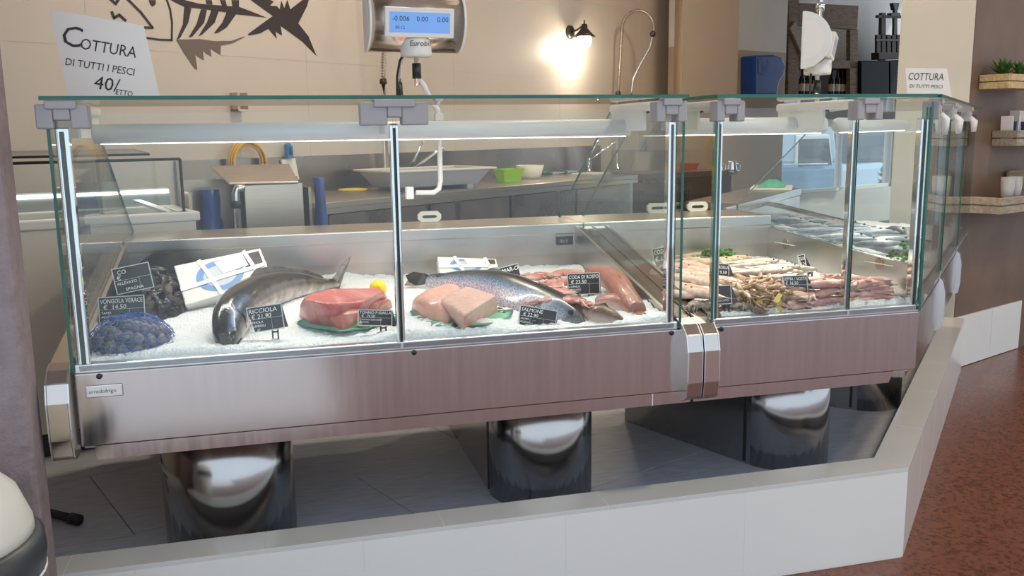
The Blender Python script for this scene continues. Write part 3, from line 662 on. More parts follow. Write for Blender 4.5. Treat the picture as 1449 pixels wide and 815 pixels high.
# yellow hose coil on the wall
hc = onp(350, 232, B0-WN*.05, WN)
t = thing('water_hose', 'coiled yellow water hose hanging on the back wall', 'hose', hc)
for i in range(5):
    rr = .108-.006*i; pts = [hc+WD*(rr*math.cos(a))+Vector((0, 0, rr*1.12*math.sin(a)))-WN*(.012*(i % 3)) for a in [2*PI*k/36 for k in range(37)]]
    MB().tube(pts, .007, 8).build('coil', 'hose_yellow', t, smooth=True)
MB().tube([hc+Vector((0, 0, .095)), hc+Vector((0, 0, .10))+WN*.05], .01, 8).build('wall_hook', 'steel', t)
hb = onp(411, 213, B0-WN*.055, WN)
t = thing('brush_holder', 'small bright blue brush holder on the back wall', 'holder', hb)
MB().prism([hb+WD*x+Vector((0, 0, z)) for x, z in ((-.018, -.04), (.02, -.04), (.018, .02), (.0, .042), (-.018, .03))], WN*.03).build('body', 'sky_blue', t, bevel=.004)
MB().tube([hb+WD*.0+Vector((0, 0, .02))-WN*.008, hb-WN*.008-Vector((0, 0, .02))], .008, 8).build('brush', 'blue_plastic', t, smooth=True)
tag(MB().prism([onp(x, y, B0-WN*.034, WN) for x, y in ((398, 226), (418, 224), (424, 254), (404, 255))], WN*.012).build('socket_plate', 'cream_plastic', bevel=.003), 'cream plastic socket plate below the blue brush holder', 'plate')
wl = onp(340, 140, B0-WN*.04, WN)
t = thing('hose_bracket', 'small steel wall bracket above the yellow hose', 'bracket', wl)
MB().box(-.03, .03, -.02, .04, -.06, -.05).xf(frame(wl, WD, WN, Vector((0, 0, 1)))).build('plate', 'steel', t)
for x in (-.03, .028): MB().box(x, x+.004, -.02, .04, -.06, .03).xf(frame(wl, WD, WN, Vector((0, 0, 1)))).build('side', 'steel', t)
# freezer -----------------------------------------------------------------
FZ = 1.07; f0 = onz(283, 299, FZ); f1 = onz(36, 313, FZ); fx = (f0-f1).normalized(); fy = Vector((-fx.y, fx.x, 0))
TF = frame(Vector((f1.x, f1.y, 0)), fx, fy, Vector((0, 0, 1))); FL = (f0-f1).length; FD = .47; FX0 = -.20
fz = thing('display_freezer', 'cream chest freezer with glass screen and white lit rim', 'freezer', (f1.x, f1.y, ZI), math.atan2(fx.y, fx.x))
def fb(x0, x1, y0, y1, z0, z1): return MB().box(x0, x1, y0, y1, z0, z1).xf(TF)
fb(FX0, FL-.015, .012, .03, ZI+.09, FZ-.035).build('front_panel', 'freezer_white', fz, bevel=.004)
fb(FX0, FL-.015, .03, FD-.02, ZI+.09, .80).build('body', 'freezer_white', fz)
fb(FL-.033, FL-.015, .03, FD-.02, .80, FZ-.035).build('side_panel', 'freezer_white', fz)
fb(FX0, FX0+.018, .03, FD-.02, .80, FZ-.035).build('side_panel', 'freezer_white', fz)
fb(FX0, FL-.015, FD-.04, FD-.02, .80, 1.145).build('rear_panel', 'freezer_in', fz)
fb(FX0+.02, FL-.035, .03, FD-.04, .80, .82).build('well', 'freezer_in', fz)
fb(FX0+.02, FL-.02, .03, FD-.03, ZI, ZI+.09).build('kickboard', 'black_plastic', fz)
for a in ((FX0, FL, 0, .06), (FX0, FL, FD-.06, FD), (FL-.06, FL, .06, FD-.06)): fb(a[0], a[1], a[2], a[3], FZ-.035, FZ).build('rim', 'rim_white', fz, bevel=.006)
fb(FX0, FL-.02, FD-.046, FD-.040, 1.122, 1.136).build('light_strip', 'led', fz)
sc_ = MB().prism([Vector((FX0, .045, FZ)), Vector((FL-.05, .045, FZ)), Vector((FL-.05, .045, FZ+.20)), Vector((FX0, .045, FZ+.20))], (0, .006, 0), 0, 1).xf(TF).build('glass_screen', ['glass', 'black_plastic'], fz)
for a_, b_ in (((FX0, .040, FZ+.20), (FL-.05, .040, FZ+.20)), ((FL-.05, .040, FZ+.20), (FL-.05, .040, FZ))):
    MB().tube([TF @ Vector(a_), TF @ Vector(b_)], .006, 6).build('screen_edging', 'black_plastic', sc_)
for a_, b_ in (((FX0, .10, 1.289), (FL-.15, .10, 1.289)), ((FL-.15, .10, 1.289), (FL-.15, .42, 1.304))):
    MB().tube([TF @ Vector(a_), TF @ Vector(b_)], .005, 6).build('shelf_edging', 'black_plastic', fz)
MB().box(FL-.065, FL-.035, .03, .07, FZ, 1.065).xf(TF).build('screen_foot', 'black_plastic', fz)
MB().prism([Vector((FX0, .10, 1.285)), Vector((FL-.15, .10, 1.285)), Vector((FL-.15, .42, 1.30)), Vector((FX0, .42, 1.30))], (0, 0, .008), 0, 1).xf(TF).build('upper_glass', ['glass', 'black_plastic'], fz)
MB().prism([TF @ Vector((FL-.1, .06, 1.055)), TF @ Vector((FL-.07, .06, 1.055)), TF @ Vector((FL-.14, FD-.07, 1.09)), TF @ Vector((FL-.17, FD-.07, 1.09))], (0, 0, .012)).build('lid_rail', 'aluminium', fz)
# white grips on the ledge
for px, py, lab in ((608, 317, 'white plastic pull grip on the ledge below the scale pole'), (931, 300, 'white plastic pull grip on the ledge near the section end'), (988, 292, 'white plastic pull grip on the ledge of the short section')):
    q = ony(px, py-9, YR-.05); b = MB(); w = .045; z0 = ZL; pts = [(-w, .012), (-w*.72, 0), (w*.72, 0), (w, .012), (w, .028), (w*.72, .04), (-w*.72, .04), (-w, .028)]
    t = thing('pull_grip', lab, 'handle', (q.x, YR-.05, z0))
    inn = [(x*.62, .014+(z-.0)*.3) for x, z in pts]
    o_ = [Vector((q.x+x, YR-.05, z0+z)) for x, z in pts]; i_ = [Vector((q.x+x, YR-.05, z0+z)) for x, z in inn]; dv = Vector((0, .014, 0))
    b.rings([o_, [p+dv for p in o_], [p+dv for p in i_], i_], closed=True); b.build('loop', 'cream_plastic', t)
    MB().box(q.x-.03, q.x+.03, YR-.044, YR-.040, z0+.012, z0+.028).build('slot', 'dark_metal', t)
# ---------------------------------------------------------------- hanging scales
def scale(loc, rz, lab, reading, lcd='lcd', low=True):
    T = TR(loc, rz); t = thing('hanging_scale', lab, 'scale', T=T)
    W, HH, DP = .150, .098, .100
    def prof(k, e=0): return [Vector((0, .0+(-(DP+e)*math.cos(a)), (HH+e)*math.sin(a))) for a in [-PI/2+PI*i/k for i in range(k+1)]]
    b = MB(); b.prism([T @ (Vector((-W, 0, 0))+p) for p in prof(20)], T.to_3x3() @ Vector((2*W, 0, 0)))
    o = b.build('housing', 'scale_steel', t)
    for p in o.data.polygons: p.use_smooth = p.area < .02 and len(p.vertices) == 4
    for s in (-W-.008, W): 
        MB().prism([T @ (Vector((s, 0, 0))+p) for p in prof(20, .004)], T.to_3x3() @ Vector((.008, 0, 0))).build('end_cap', 'white_plastic', t, bevel=.002)
        s2 = s-.001 if s < 0 else s+.007
        MB().prism([T @ (Vector((s2, -.006, 0))+p*.72) for p in prof(20)], T.to_3x3() @ Vector((.002, 0, 0))).build('end_inlay', 'paper', t)
    # screen frame tilted on the upper half of the curve
    a = -.16; c = Vector((0, -DP*math.cos(a)-.006, HH*math.sin(a))); nn = Vector((0, -math.cos(a)*HH, math.sin(a)*DP)).normalized(); uu = Vector((1, 0, 0)).cross(nn)*-1
    Ts = T @ frame(c, (1, 0, 0), nn.cross(Vector((1, 0, 0))), nn)
    f = MB().box(-.112, .112, -.045, .045, -.03, .004).xf(Ts).build('screen_frame', 'white_plastic', t, bevel=.003)
    MB().box(-.098, .098, -.031, .031, .004, .005).xf(Ts).build('screen', lcd, f)
    for s, x, y, sz in reading: text(s, sz, Ts @ Matrix.Translation((x, y, .0056)), 'lcd_ink', f)
    hs = MB()
    hs.lathe([(.048, -.03), (.05, -.02), (.05, .02), (.04, .03), (.001, .03)], (0, 0, 0), 24); hs.xf(T @ Matrix.Translation((0, -.05, -HH+.012)))
    h = hs.build('brand_cap', 'white_plastic', t, smooth=True)
    text('Eurobil', .024, T @ frame((0, -.1015, -HH+.012), (1, 0, 0), (0, 0, 1), (0, -1, 0)), 'ink', h, .15, align='CENTER')
    n0 = Vector((0, -.05, -HH-.018))
    MB().tube([T @ n0, T @ (n0+Vector((0, 0, -.09)))], .008, 12).build('neck', 'chrome', t, smooth=True)
    MB().tube([T @ (n0+Vector((0, 0, -.02))), T @ (n0+Vector((0, 0, -.068)))], .0145, 12).build('sleeve', 'black_plastic', t, smooth=True)
    arm_ = [n0+Vector((0, 0, -.065)), n0+Vector((.02, 0, -.085)), n0+Vector((.05, 0, -.145)), n0+Vector((.066, 0, -.165)), n0+Vector((.07, 0, -.19)), n0+Vector((.07, 0, -.40)), n0+Vector((.064, 0, -.425)), n0+Vector((.045, 0, -.437)), n0+Vector((-.015, 0, -.435))]
    if not low: arm_ = arm_[:4]
    MB().tube([T @ p for p in arm_], .0085, 10).build('bent_arm', 'white_plastic', t, smooth=True)
    if low: MB().box(-.035, -.01, -.012, .012, -.020, .02).xf(T @ Matrix.Translation(arm_[-1])).build('arm_tip', 'white_plastic', t, bevel=.003)
    MB().box(-.014, .014, -.012, .012, -.012, .012).xf(T @ Matrix.Translation(arm_[min(4, len(arm_)-1)])).build('clamp', 'white_plastic', t, bevel=.003)
    MB().tube([T @ Vector((-.03, -.03, -HH)), T @ Vector((-.05, -.03, -HH-.03)), T @ Vector((-.06, -.03, -HH-.08)), T @ Vector((-.062, -.03, -HH-.14))], .004, 8).build('cable', 'rubber', t, smooth=True)
    MB().tube([T @ Vector((.0, -.05, HH*.75)), Vector((*(T @ Vector((0, -.05, 0))).to_2d(), 3.4))], .011, 12).build('ceiling_pole', 'chrome', t, smooth=True)
    MB().tube([T @ Vector((0, -.05, HH+.02)), T @ Vector((0, -.05, HH+.05))], .016, 12).build('pole_collar', 'chrome', t, smooth=True)
s1p = ony(586, 36, 2.93)
scale((s1p.x, s1p.y+.06, ony(586, 18, 2.93).z-.02), math.radians(6), 'steel hanging scale with lit blue screen facing the customer floor', (('-0.006', -.09, .004, .022), ('0.00', -.012, .004, .022), ('0.00', .055, .004, .022), ('00.12', -.08, -.020, .014)))
s2p = ony(1137, 58, 3.0)
scale((s2p.x+.07, s2p.y+.1, s2p.z), math.radians(53), 'steel hanging scale seen from its white half-round end', (('0.000', -.09, .004, .022), ('0.00', .05, .004, .022)), 'print_lcd', False)
# ---------------------------------------------------------------- wall lamp
lp = onp(806, 46, B0, WN); TLm = frame(lp, WD, WN, Vector((0, 0, 1)))
t = thing('barn_lamp', 'dark metal barn lamp glowing on the back wall', 'lamp', lp)
MB().lathe([(.001, 0), (.052, 0), (.048, .016), (.03, .022), (.001, .022)], (0, 0, 0), 24, T=frame(lp, WD, Vector((0, 0, 1)), WN*-1)).build('wall_plate', 'dark_metal', t, smooth=True)
MB().tube([TLm @ Vector((0, -.02, .0)), TLm @ Vector((0, -.07, .015)), TLm @ Vector((0, -.10, .03)), TLm @ Vector((0, -.12, .01))], .009, 8).build('arm', 'dark_metal', t, smooth=True)
MB().lathe([(.02, .05), (.024, .02), (.05, -.01), (.085, -.042), (.083, -.044), (.046, -.014), (.018, .012)], TLm @ Vector((0, -.13, 0)), 24).build('shade', 'dark_metal', t, smooth=True)
MB().lathe([(.006, .05), (.006, .075), (.001, .08)], TLm @ Vector((0, -.13, 0)), 10).build('finial', 'dark_metal', t, smooth=True)
MB().sphere(TLm @ Vector((0, -.13, -.065)), .055, rz=.06).build('bulb', 'bulb', t, smooth=True)
l = D.lights.new('wall_lamp_light', 'POINT'); l.energy = 9; l.color = (1, .87, .68); l.shadow_soft_size = .05
lo = D.objects.new('wall_lamp_light', l); COL.objects.link(lo); lo.location = TLm @ Vector((0, -.13, -.13))
# ---------------------------------------------------------------- fish decal on the wall
DP_ = B0-WN*.0025
def dpt(x, y): return onp(x, y, DP_, WN)
def cp(pts): return [(150+x/4.674, y/4.674) for x, y in pts]          # from the 4.67x close-up
dc = thing('fish_decal', 'dark brown fish skeleton decal on the tiled back wall', 'decal', dpt(300, 60))
def dshape(name, pts, m='decal'): return MB().prism([dpt(x, y) for x, y in pts], WN*.0018).build(name, m, dc)
dshape('tail', cp([(940,225),(1070,130),(1105,105),(960,0),(1020,-30),(1110,10),(1085,38),(1130,40),(1150,62),(1160,5),(1180,55),(1200,0),(1220,62),(1300,0),(1350,-30),(1330,40),(1272,155),(1340,240),(1392,368),(1300,275),(1205,205),(1155,170),(1165,235),(1120,205),(1130,255),(1075,190),(1020,220),(945,235)]))
dshape('backbone', cp([(430,0),(480,-10),(620,25),(880,45),(960,75),(1060,115),(870,95),(790,80),(650,60),(520,45)]))
for pts in ([(520,40),(565,55),(545,150),(490,252),(468,262),(510,160)], [(630,60),(668,65),(650,150),(570,243),(548,246),(600,160)], [(700,65),(745,75),(720,150),(640,225),(612,240),(668,150)], [(800,80),(860,95),(800,180),(740,218),(714,220),(770,150)]): dshape('rib', cp(pts))
for pts in ([(660,0),(700,0),(705,30),(665,25)], [(755,0),(790,0),(800,40),(770,40)], [(830,0),(880,0),(880,50),(840,45)]): dshape('rib', cp(pts))
dshape('fin', cp([(466,262),(620,258),(720,272),(830,270),(915,240),(915,246),(840,285),(760,302),(758,362),(690,320),(698,374),(640,335),(648,398),(590,360),(605,460),(590,456),(520,355)]), 'decal_edge')
def dline(name, pts, w): 
    p = [dpt(x, y) for x, y in cp(pts)]; b = MB()
    for i in range(len(p)-1):
        d_ = (p[i+1]-p[i]).normalized(); s = d_.cross(WN).normalized()*w; e = d_*w*.6
        b.prism([p[i]-s-e, p[i+1]-s+e, p[i+1]+s+e, p[i]+s-e], WN*.0018)
    return b.build(name, 'decal', dc)
dline('gill', [(400,-10),(425,60),(438,150),(436,265),(350,262),(270,250),(180,230)], .0045)
dline('jaw', [(140,-10),(230,80),(310,183),(250,182)], .0055); dline('teeth', [(40,80),(55,118),(90,98),(130,135)], .006); dline('snout', [(20,-15),(65,25),(90,-15)], .006)
dshape('eye', cp([(285,0),(330,0),(328,30),(310,42),(294,30)]))
# ---------------------------------------------------------------- cooking signs
def card(name, corners, Y, lab, lines, n=None, p=None):
    pts = [ony(x, y, Y) if n is None else onp(x, y, p, n) for x, y in corners]      # TL TR BR BL
    ex = (pts[1]-pts[0]).normalized(); nz = ex.cross(pts[0]-pts[3]).normalized(); ey = nz.cross(ex)
    t = thing(name, lab, 'sign', (pts[2]+pts[3])/2)
    MB().prism(pts, nz*-.003).build('card', 'paper', t)
    w = (pts[1]-pts[0]).length; h = (pts[0]-pts[3]).length
    T = frame(pts[0]+nz*.0008, ex, ey, nz)
    for s, fx_, fy_, sz in lines: text(s, sz*h, T @ Matrix.Translation((fx_*w, -fy_*h, 0)), 'ink', t, .08, maxw=(.95-fx_)*w)
    return t, pts
card('cooking_sign', ((70, 13), (203, 36), (227, 141), (96, 137)), 2.50, 'large handwritten white cooking sign standing on the glass top', (('C', .13, .38, .34), ('OTTURA', .34, .39, .185), ('DI TUTTI I PESCI', .20, .60, .12), ('40/', .52, .82, .22), ('ETTO', .76, .85, .09)))
card('cooking_sign', ((1281, 96), (1340, 97), (1347, 138), (1284, 135)), 0, 'small handwritten white cooking sign on the far glass top', (('COTTURA', .09, .42, .36), ('DI TUTTI PESCI', .15, .70, .17)), n=Vector((.54, .84, 0)), p=T3 @ Vector((.42, .2, 0)))
# ---------------------------------------------------------------- towel dispenser
dq = wr0-N22*.0
def dq_(x, y): return onp(x, y, dq, N22)
t = thing('towel_dispenser', 'blue plastic paper towel dispenser on the tan wall', 'dispenser', dq_(1068, 130))
pts = [(1047, 80), (1075, 79), (1087, 83), (1092, 95), (1089, 108), (1083, 118), (1080, 135), (1047, 136)]
o = MB().prism([dq_(x, y) for x, y in pts], N22*-.16).build('cover', 'blue_plastic', t, bevel=.02)
MB().prism([dq_(x, y)-N22*.161 for x, y in ((1052, 84), (1066, 84), (1068, 98), (1060, 108), (1052, 106))], N22*-.003).build('window', 'blue_bag', t)
# ---------------------------------------------------------------- wine corner
wp = fw0-N22*.42
def wq(x, y, d_=0): return onp(x, y, wp+N22*d_, N22)
def plank(name, px, parent, th=.05, m='old_wood', d_=0): return MB().prism([wq(x, y, d_) for x, y in px], N22*th).build(name, m, parent, bevel=.004)
t = thing('wooden_ledge', 'long dark wooden ledge under the wine rack and black cabinet', 'shelf', T=TR((wq(1200, 155).x, wq(1200, 155).y, wq(1200, 155).z)))
plank('board', ((1112, 149), (1304, 153), (1304, 158), (1112, 154)), t, .52, 'old_wood', -.12)
for px in (1130, 1210, 1290): plank('bracket', ((px, 155), (px+4, 155), (px+4, 168), (px, 168)), t, .42, 'dark_metal', 0)
t = thing('wine_rack', 'weathered wooden wine rack against the far wall', 'shelf', T=TR((wq(1165, 136).x, wq(1165, 136).y, 0)))
plank('upright', ((1116, 0), (1131, 0), (1130, 147), (1115, 147)), t, .30); plank('top_beam', ((1131, 4), (1215, 8), (1213, 42), (1131, 36)), t, .05)
plank('upright', ((1203, 42), (1214, 42), (1214, 147), (1203, 147)), t, .05)
plank('shelf_board', ((1131, 84), (1213, 86), (1213, 97), (1131, 96)), t, .30); plank('shelf_board', ((1131, 136), (1213, 137), (1213, 145), (1131, 144)), t, .30)
plank('back_board', ((1140, 38), (1203, 42), (1202, 84), (1140, 84)), t, .01, 'grey_wood', .30); plank('brace', ((1118, 40), (1126, 30), (1150, 84), (1140, 88)), t, .03, 'grey_wood', -.03)
zb = wq(1165, 136).z
for i, px in enumerate((1134, 1142, 1150, 1176, 1184, 1191, 1197)):
    q = wq(px, 136, .10); t = thing('wine_bottle', 'dark wine bottle standing in the wooden wine rack', 'bottle', q, 0, 'bottles in the wine rack')
    s = .9
    MB().lathe([(.001, 0), (.036*s, 0), (.037*s, .01), (.037*s, .17), (.015*s, .215), (.014*s, .27), (.016*s, .275), (.001, .28)], q, 14).build('body', 'wine_dark', t, smooth=True)
    MB().lathe([(.0375*s, .05), (.0377*s, .052), (.0377*s, .125), (.0375*s, .127)], q, 14).build('paper_label', 'label_paper', t, smooth=True)
t = thing('dark_cabinet', 'black cabinet below the wine press', 'cabinet', T=TR((wq(1255, 130).x, wq(1255, 130).y, 0)))
tl = wq(1218, 86, -.08); tr = wq(1300, 84, -.08)
plank('door', ((1219, 88), (1258, 87), (1258, 148), (1219, 148)), t, .04, 'black', -.041); plank('door', ((1260, 87), (1298, 86), (1298, 148), (1260, 148)), t, .04, 'black', -.041)
plank('body', ((1218, 86), (1300, 84), (1300, 148), (1218, 147)), t, .30, 'black', 0)
t = thing('wine_press', 'dark wooden wine press standing on the black cabinet', 'press', T=TR(wq(1265, 84, .1)))
plank('post', ((1248, 18), (1254, 18), (1253, 86), (1246, 86)), t, .04, 'dark_wood', .1); plank('post', ((1283, 18), (1289, 18), (1289, 84), (1283, 84)), t, .04, 'dark_wood', .1)
plank('cross_beam', ((1243, 21), (1294, 22), (1294, 26), (1243, 25)), t, .04, 'dark_wood', .1); plank('screw', ((1266, 12), (1270, 12), (1270, 60), (1265, 60)), t, .03, 'dark_metal', .105)
plank('screw_head', ((1264, 4), (1273, 4), (1271, 14), (1266, 14)), t, .05, 'dark_metal', .1); plank('screw_nut', ((1262, 18), (1274, 18), (1275, 23), (1261, 23)), t, .06, 'dark_metal', .09)
for i in range(7): plank('basket_slat', ((1241+i*7.2, 49+(i % 2)), (1246.5+i*7.2, 49), (1246.5+i*7.2, 75), (1241+i*7.2, 75)), t, .03, 'dark_wood', .06)
plank('basket_hoop', ((1240, 55), (1292, 55), (1292, 58), (1240, 58)), t, .01, 'dark_metal', .05); plank('base', ((1244, 74), (1292, 74), (1292, 83), (1244, 84.5)), t, .10, 'dark_wood', .06)
# ---------------------------------------------------------------- shelves on the brown wall (local: x along wall, y out of the wall is negative)
def rb(x0, x1, d0, d1, z0, z1): return MB().box(x0, x1, -d1, -d0, z0, z1).xf(T22)
t = thing('planter_box', 'small pale pallet wood planter on the brown wall', 'planter', T=T22 @ Matrix.Translation((.28, -.09, 1.545)))
for k in range(2): rb(.075, .09, .004, .16, 1.548+k*.04, 1.583+k*.04).build('end_slat', 'pale_wood', t, bevel=.002)
for k in range(2): rb(.09, .52, .15, .162, 1.548+k*.04, 1.583+k*.04).build('front_slat', 'pale_wood', t, bevel=.002)
rb(.09, .52, .004, .15, 1.548, 1.56).build('base', 'pale_wood', t); rb(.505, .52, .004, .15, 1.56, 1.62).build('end_slat', 'pale_wood', t)
def plant(x, d_, z, n, h, m, lab):
    c = T22 @ Vector((x, -d_, z)); t = thing('potted_plant', lab, 'plant', c); rnd = random.Random(int(x*1000))
    MB().lathe([(.001, 0), (.03, 0), (.04, .055), (.034, .055), (.001, .05)], c, 14).build('pot', 'terracotta', t, smooth=True)
    b = MB()
    for i in range(n):
        a = rnd.uniform(0, 2*PI); e = rnd.uniform(.5, 1.45); L_ = h*rnd.uniform(.7, 1.1); w = .010
        d2 = Vector((math.cos(a)*math.cos(e), math.sin(a)*math.cos(e), math.sin(e))); s = Vector((-math.sin(a), math.cos(a), 0))*w; q = c+Vector((0, 0, .05))
        b.add([q-s*.4, q+s*.4, q+d2*L_*.5+s, q+d2*L_*.5-s, q+d2*L_+Vector((0, 0, -.15*L_))], [(0, 1, 2, 3), (3, 2, 4)])
    b.build('leaves', m, t)
plant(.16, .085, 1.56, 60, .13, 'leaf', 'bushy dark green plant in the wooden planter'); plant(.36, .085, 1.56, 40, .12, 'leaf', 'smaller sparse green plant in the wooden planter')
t = thing('brochure_rack', 'weathered wooden brochure rack on the brown wall', 'rack', T=T22 @ Matrix.Translation((.5, -.08, 1.24)))
for k in range(2): rb(.265, .28, .004, .14, 1.243+k*.045, 1.282+k*.045).build('end_slat', 'grey_wood', t, bevel=.002); rb(.28, .80, .13, .142, 1.243+k*.045, 1.282+k*.045).build('front_slat', 'grey_wood', t, bevel=.002)
rb(.28, .80, .004, .13, 1.243, 1.255).build('base', 'grey_wood', t)
for i in range(14):
    x = .30+i*.034+random.uniform(-.006, .006); tl_ = random.uniform(-.12, .22)
    o = MB().box(0, .004, -.032, .032, 0, .12 if i % 3 == 1 else .15+.03*((i*7) % 3)/2).xf(T22 @ TR((x, -.068, 1.256), random.uniform(-.3, .3), 0, tl_)).build('brochure', 'brochure_blue' if i % 3 == 1 else 'paper')
    tag(o, 'thin %s brochure standing in the wooden rack' % ('dark blue' if i % 3 == 1 else 'white'), 'brochure', 'brochures in the rack %s' % ('blue' if i % 3 == 1 else 'white'))
t = thing('cup_shelf', 'low slatted wooden shelf on the brown wall holding cups', 'shelf', T=T22 @ Matrix.Translation((.4, -.1, .88)))
for k in range(2):
    rb(.02, .82, .19, .204, .888+k*.048, .928+k*.048).build('front_slat', 'grey_wood', t, bevel=.002); rb(.005, .02, .004, .204, .888+k*.048, .928+k*.048).build('end_slat', 'grey_wood', t, bevel=.002)
rb(.02, .82, .004, .19, .925, .94).build('board', 'grey_wood', t)
for i, x in enumerate((.22, .31)):
    c = T22 @ Vector((x, -.13, .94))
    for k in range(4): tag(MB().lathe([(.001, 0), (.027, 0), (.036, .10), (.0345, .10), (.026, .003), (.001, .003)], c+Vector((0, 0, k*.012)), 18).build('plastic_cup', 'cup', smooth=True), 'clear plastic cup in a nested stack on the wall shelf', 'cup', 'nested clear cups')
o = thing('carton', 'tan carton with an open front on the wall shelf', 'box', T=T22 @ Matrix.Translation((.55, -.1, .94)))
for a in ((.44, .66, .02, .03, .94, 1.10), (.44, .66, .02, .17, 1.09, 1.10), (.44, .45, .02, .17, .94, 1.09), (.65, .66, .02, .17, .94, 1.09), (.44, .66, .02, .17, .94, .95)): rb(*a).build('panel', 'grey_wood', o)
# ---------------------------------------------------------------- waste bin and broom in the foreground
bc = Vector((-.70, 1.86, 0))
t = thing('waste_bin', 'white waste bin with black rim and domed lid at the left wall', 'bin', bc)
MB().lathe([(.001, 0), (.15, 0), (.165, .02), (.195, .50), (.001, .50)], bc, 40).build('body', 'bin_white', t, smooth=True)
MB().lathe([(.20, .495), (.212, .50), (.216, .53), (.214, .565), (.20, .58), (.19, .575)], bc, 40).build('rim', 'bin_black', t, smooth=True)
MB().lathe([(.199, .57), (.196, .60), (.175, .66), (.13, .71), (.06, .735), (.001, .74)], bc, 40).build('lid', 'bin_white', t, smooth=True)
MB().lathe([(.205, .488), (.214, .495), (.205, .50)], bc, 40).build('liner_edge', 'paper', t, smooth=True)
bq = onz(112, 736, ZI+.018); bl = onz(80, 728, ZI+.018)
t = thing('broom', 'broom handle lying on the grey tiles by the left wall', 'broom', bq)
dd = (bl-bq).normalized()
MB().tube([bq+dd*.03, bq+dd*.42], .0125, 12).build('handle', 'dark_metal', t, smooth=True); MB().tube([bq, bq+dd*.035], .017, 12).build('grip_end', 'rubber', t, smooth=True)
MB().box(-.14, .14, -.02, .02, -.015, .015).xf(frame(bq+dd*.43, Vector((-dd.y, dd.x, 0)), dd, Vector((0, 0, 1)))).build('brush_head', 'dark_metal', t)
# ---------------------------------------------------------------- board with green net on the far ledge
q = onz(1092, 266, ZL+.004)
TQ = TR((q.x, q.y, ZL), PI/4+.2)
tag(MB().box(-.15, .15, -.11, .11, 0, .012).xf(TQ).build('cutting_board', 'cream_plastic', bevel=.003), 'white cutting board under the crumpled green net', 'board')
b = MB(); rnd = random.Random(2); n = 16
for j in range(n+1):
    for i in range(n+1):
        x = -.115+.23*i/n; y = -.075+.15*j/n; e = (1-(2*i/n-1)**2)*(1-(2*j/n-1)**2); b.v.append(TQ @ Vector((x+rnd.uniform(-.004, .004), y, .0135+e*(.022+.022*abs(math.sin(31*x+3*math.sin(40*y)))))))
for j in range(n):
    for i in range(n): a_ = j*(n+1)+i; b.f.append((a_, a_+1, a_+n+2, a_+n+1)); b.m.append(0)
tag(b.build('fish_net', 'green_net', smooth=True), 'crumpled green net on the white board', 'net')
# ================================================================== seafood on the ice
mat('net_blue', (.03, .12, .42), .5); mat('mussel', (.012, .011, .014), .35, noise=.5, nscale=60, coat=.3); mat('clam', (.20, .18, .17), .5, noise=.45, nscale=70, stretch=(1, 1, 4)); mat('clam_dark', (.09, .085, .09), .5, noise=.45, nscale=70)
mat('lemon', (.85, .62, .02), .4, bump=.2, bscale=150); mat('lemon_flesh', (.85, .70, .20), .3); mat('green_paper', (.22, .52, .36), .6, noise=.1, nscale=30); mat('foam', (.80, .76, .70), .6)
mat('print_blue', (.16, .30, .55), .5); mat('print_grey', (.55, .56, .58), .5); mat('tag_frame', (.62, .62, .62), .3); mat('strap', (.88, .87, .84), .4); mat('shell_brown', (.07, .052, .04), .6, noise=.4, nscale=40)
mat('eye', (.01, .01, .012), .08); mat('parsley', (.07, .22, .03), .5, noise=.35, nscale=50)
IZ = lambda Y: .822+.04*(Y-2.32)/.81          # mean level of the ice
def lerp3(a, b, t): return tuple(a[i]+(b[i]-a[i])*t for i in range(3))
def loft(spine, ups, hs, ws, colfn, n=16, pw=1.0):
    """fish body: ring half-size hs along ups, ws across; colour from ring angle and station"""
    b = MB(); b.c = []; m = len(spine); rs = []
    for i, p in enumerate(spine):
        tg = (spine[min(i+1, m-1)]-spine[max(i-1, 0)]).normalized(); u = ups[i] if isinstance(ups, list) else ups
        u = (u-tg*u.dot(tg)).normalized(); s = tg.cross(u)
        rs.append([p+u*(hs[i]*math.cos(2*PI*k/n))+s*(ws[i]*math.sin(2*PI*k/n)) for k in range(n)])
        for k in range(n): b.c.append(colfn(i/(m-1), math.cos(2*PI*k/n)))
    return b.rings(rs)
def smooth_pts(pts, k=6):
    P = [Vector(p) for p in pts]; out = []
    for i in range(len(P)-1):
        a, b, c, d_ = P[max(i-1, 0)], P[i], P[i+1], P[min(i+2, len(P)-1)]
        for j in range(k):
            t = j/k; out.append(.5*((2*b)+(c-a)*t+(2*a-5*b+4*c-d_)*t*t+(3*b-a-3*c+d_)*t**3))
    return out+[P[-1]]
def resamp(v, n):
    out = []
    for i in range(n):
        x = (len(v)-1)*i/(n-1); j = min(int(x), len(v)-2); out.append(v[j]+(v[j+1]-v[j])*(x-j))
    return out
def fin(name, pts, th, m, parent, cols):
    b = MB(); n = Vector((0, 0, 0)); P = [Vector(p) for p in pts]
    for i in range(len(P)): n += P[i].cross(P[(i+1) % len(P)])
    b.prism(P, n.normalized()*th); b.c = [cols]*len(b.v)
    return b.build(name, m, parent)
